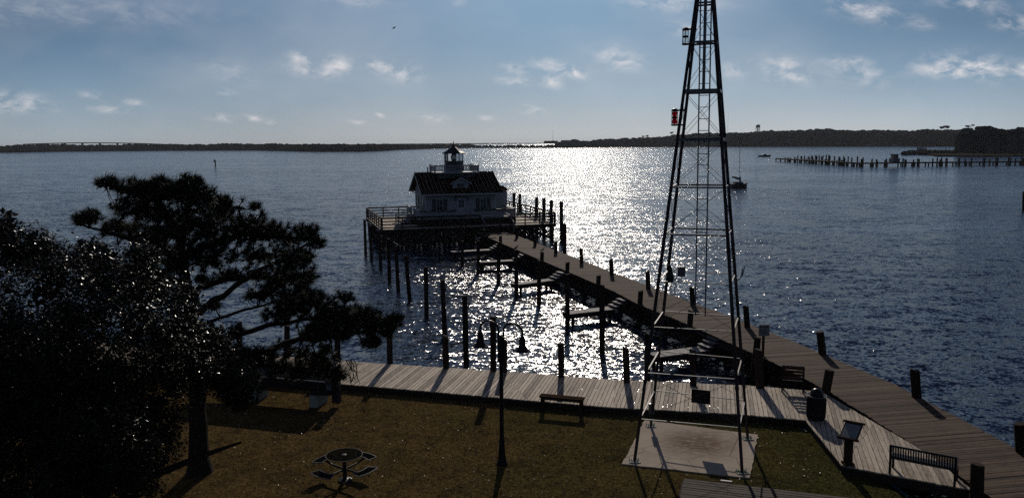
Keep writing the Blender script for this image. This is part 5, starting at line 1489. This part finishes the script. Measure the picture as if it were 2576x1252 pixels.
DP = [(172,132),(196,135),(210,135),(228,135),(265,130),(280,135),(300,117),(333,120),(341,124),(368,117),(385,148),(405,122),(420,130),(440,117),(450,122),(462,150),(480,112),(492,120),(516,112),(538,125),(553,115),(577,150),(587,112),(602,155),(613,108),(624,120),(650,165),(671,120),(695,165),(715,125),(724,135),(740,160),(750,165),(763,122),(773,140),(808,125),(845,135),(902,125),
      (941,152),(957,135),(1048,150),(1092,152),(1101,170),(1178,160),(1193,147),(1360,143),(1380,152),(1390,160),(1465,157),(1508,144),(1522,150),(1660,145),(1705,135),(1733,155),(1748,135),(1793,142),(1804,140),(1918,140),(1929,140),(1986,150),(2050,140),(2172,137),(2182,137),(2232,150),(2297,135),(2315,135),(2423,135),(2443,137),(2490,148),(2555,135),(2572,140)]
TENS = {20: 'twenty', 30: 'thirty', 40: 'forty'}
ONES = ['first', 'second', 'third', 'fourth', 'fifth', 'sixth', 'seventh', 'eighth', 'ninth', 'tenth', 'eleventh', 'twelfth', 'thirteenth', 'fourteenth', 'fifteenth', 'sixteenth', 'seventeenth', 'eighteenth', 'nineteenth']
def ordw(n):
    if n < 20: return ONES[n-1]
    t, o = n//10*10, n % 10
    return {20: 'twentieth', 30: 'thirtieth', 40: 'fortieth'}[t] if o == 0 else TENS[t]+'-'+ONES[o-1]
for i, (X, Yp) in enumerate(DP):
    x = (2880+X*.3727)*.67083; yt = (540+Yp*.3727)*.67083
    if X < 905:
        f = (x-1958)/200; back_ = 1 if i % 3 else -1
        yb = 405.5+13.5*f-(1.6 if i % 3 else .3)
        lb, gr = f'thin dark distant dock piling, {ordw(i+1)} from the open water tip of the left arm', 'pilings along the left arm of the distant dock'
    else:
        yb = 419-5*(x-2158)/482+(0 if i % 2 else 1.2)
        lb, gr = f'thin dark distant dock piling, {ordw(i-37)} to the right of the corner of the dock', 'pilings along the right walkway of the distant dock'
    b = P(x, yb, ZW); t = PY(x, yt, b.y)
    m = MB(); m.tube([(t.x, b.y, -3), (t.x, b.y, t.z)], [.34, .28], 7)
    tag(m.build('dock_piling', M['pile'], None, (t.x, b.y, ZW)), lb, 'piling', gr)
# small dock at the headland
h0, h1 = P(2306, 383, ZW), P(2425, 381, ZW)
hd_ = empty('headland_dock', h0, 0, 'small dock with thin posts running out from the headland', 'dock')
m = MB(); m.prism([(h0.x, h0.y), (h1.x, h1.y), (h1.x, h1.y+3), (h0.x, h0.y+3)], ZW+1.2, ZW+1.5); m.build('walkway', M['beam'], hd_)
for k in range(22):
    f = k/60 if k < 12 else .2+(k-12)*.08; p = h0.lerp(h1, f); hh_ = random.uniform(3, 6) if k < 12 else 2.6
    m = MB(); m.tube([(p.x, p.y-.4, -3), (p.x, p.y-.4, ZW+hh_)], .28, 6); m.build('post', M['pile'], hd_)

# ------------------------------------------------------------------ boats
def loft_hull(m, L, B, H, bow, z0=-.35, n=14, tr=.75):
    rings = []
    for i in range(n+1):
        t = i/n; x = -L/2+L*t
        wd = B/2*(tr+(1-tr)*math.sin(min(1, t*2)*math.pi/2))*(1 if t < .5 else max(.02, 1-((t-.5)/.5)**2.2))
        zt = H+bow*max(0, t-.35)**1.6+.12*max(0, .3-t); xb = x-(.14*L*max(0, t-.75)) 
        rings.append([Vector((x, -wd, zt)), Vector((xb, -wd*.86, H*.35)), Vector((xb, -wd*.5, z0)), Vector((xb, wd*.5, z0)), Vector((xb, wd*.86, H*.35)), Vector((x, wd, zt)), Vector((x, wd*.4, zt+.05)), Vector((x, -wd*.4, zt+.05))])
    m.loft(rings)
sp0 = P(1859, 473, ZW)
sb = local_empty('sailboat', sp0, R(18), 'sailboat at anchor with bare mast and furled sail, right of the tower', 'sailboat')
kx = sp0.y/FPX
Ls = 46*kx/math.cos(R(18))
m = MB(); loft_hull(m, Ls, 1.9, .95, .5); m.build('hull', M['hull'], sb)
m = MB(); m.loft([[Vector((x, -w_, z_)), Vector((x, -w_*.85, z_+h_)), Vector((x, w_*.85, z_+h_)), Vector((x, w_, z_))] for x, w_, z_, h_ in ((-1.3, .6, .95, .3), (-1.1, .6, .95, .5), (.4, .55, .95, .45), (.95, .4, .95, .25))]); cb_ = m.build('cabin', M['hull'], sb)
m = MB(); m.b2((-.7, -.58, 1.12), (.2, -.53, 1.26)); m.build('cabin_window', M['window'], cb_)
mh = PY(1859, 335, sp0.y).z-ZW
m = MB(); m.tube([(.15, 0, .8), (.0, 0, mh*.5), (-.25, 0, mh)], [.06, .055, .04], 8); ms = m.build('mast', M['gmetal'], sb)
m = MB(); m.tube([(-1.1, 0, mh*.58), (.0, 0, mh*.6), (.95, 0, mh*.62)], .03, 6); m.build('spreader', M['gmetal'], ms)
m = MB(); m.tube([(.15, 0, 2.0), (-2.0, 0, 2.45)], .05, 6); m.build('boom', M['gmetal'], sb)
m = MB(); m.tube([(.3, 0, 2.55), (.1, 0, 2.2), (-.3, 0, 2.1), (-.9, 0, 2.35), (-1.5, 0, 2.5), (-1.9, 0, 2.6)], [.1, .3, .24, .26, .2, .1], 8); m.tube([(.2, 0, 1.3), (.25, 0, 2.6)], [.22, .12], 8); m.build('furled_sail', M['sail'], sb)
m = MB()
for x in (-2.0, -1.2, .8, 1.6, 2.1):
    for y in (-.6, .6): m.tube([(x, y*(1 if x < 1.2 else .5), .95), (x, y*(1 if x < 1.2 else .5), 1.5)], .015, 4)
for y in (-.6, .6): m.tube([(-2.0, y, 1.48), (-1.2, y, 1.48), (.8, y, 1.5), (1.6, y*.5, 1.52), (2.1, y*.5, 1.55)], .012, 4)
m.build('guard_rail', M['gmetal'], sb)
m = MB()
for a_, b_ in (((-.25, 0, mh), (2.3, 0, 1.2)), ((-.25, 0, mh), (-2.3, 0, 1.1)), ((-.1, 0, mh*.95), (.1, .75, 1.0)), ((-.1, 0, mh*.95), (.1, -.75, 1.0))): m.tube([a_, b_], .008, 3)
m.build('rigging', M['gmetal'], sb)
mp0 = P(1924, 394.3, ZW); kx = mp0.y/FPX
mb_ = local_empty('motorboat', mp0, R(5), 'low dark motorboat moored in open water beyond the sailboat', 'motorboat')
Lm = 31*kx
m = MB(); loft_hull(m, Lm, 2.6, 1.0, .9); m.build('hull', M['hull'], mb_)
m = MB(); m.loft([[Vector((x, -w_, .95)), Vector((x, -w_*.8, .95+h_)), Vector((x, w_*.8, .95+h_)), Vector((x, w_, .95))] for x, w_, h_ in ((-1.6, .9, .5), (-1.2, .95, .85), (.4, .9, .8), (1.2, .7, .25))]); m.build('cabin', M['hull'], mb_)
m = MB(); m.b2((-Lm/2-.35, -.25, .1), (-Lm/2, .25, 1.1)); m.build('outboard', M['hull'], mb_)

# ------------------------------------------------------------------ haze over the sound
HAZE = 0.000035
hb = MB(); hb.b2((-14000, -120, -3.0), (14000, 12500, 60))
hz = bpy.data.materials.new('haze'); hz.use_nodes = True
ht = hz.node_tree
for n in list(ht.nodes): ht.nodes.remove(n)
hh = NT(ht); pv = hh.n('ShaderNodeVolumePrincipled', ins={'Color': (0.80, 0.85, 0.92, 1), 'Density': HAZE, 'Anisotropy': 0.2})
hh.n('ShaderNodeOutputMaterial', ins={1: pv.outputs[0]})
tag(hb.build('haze', hz), kind='stuff')
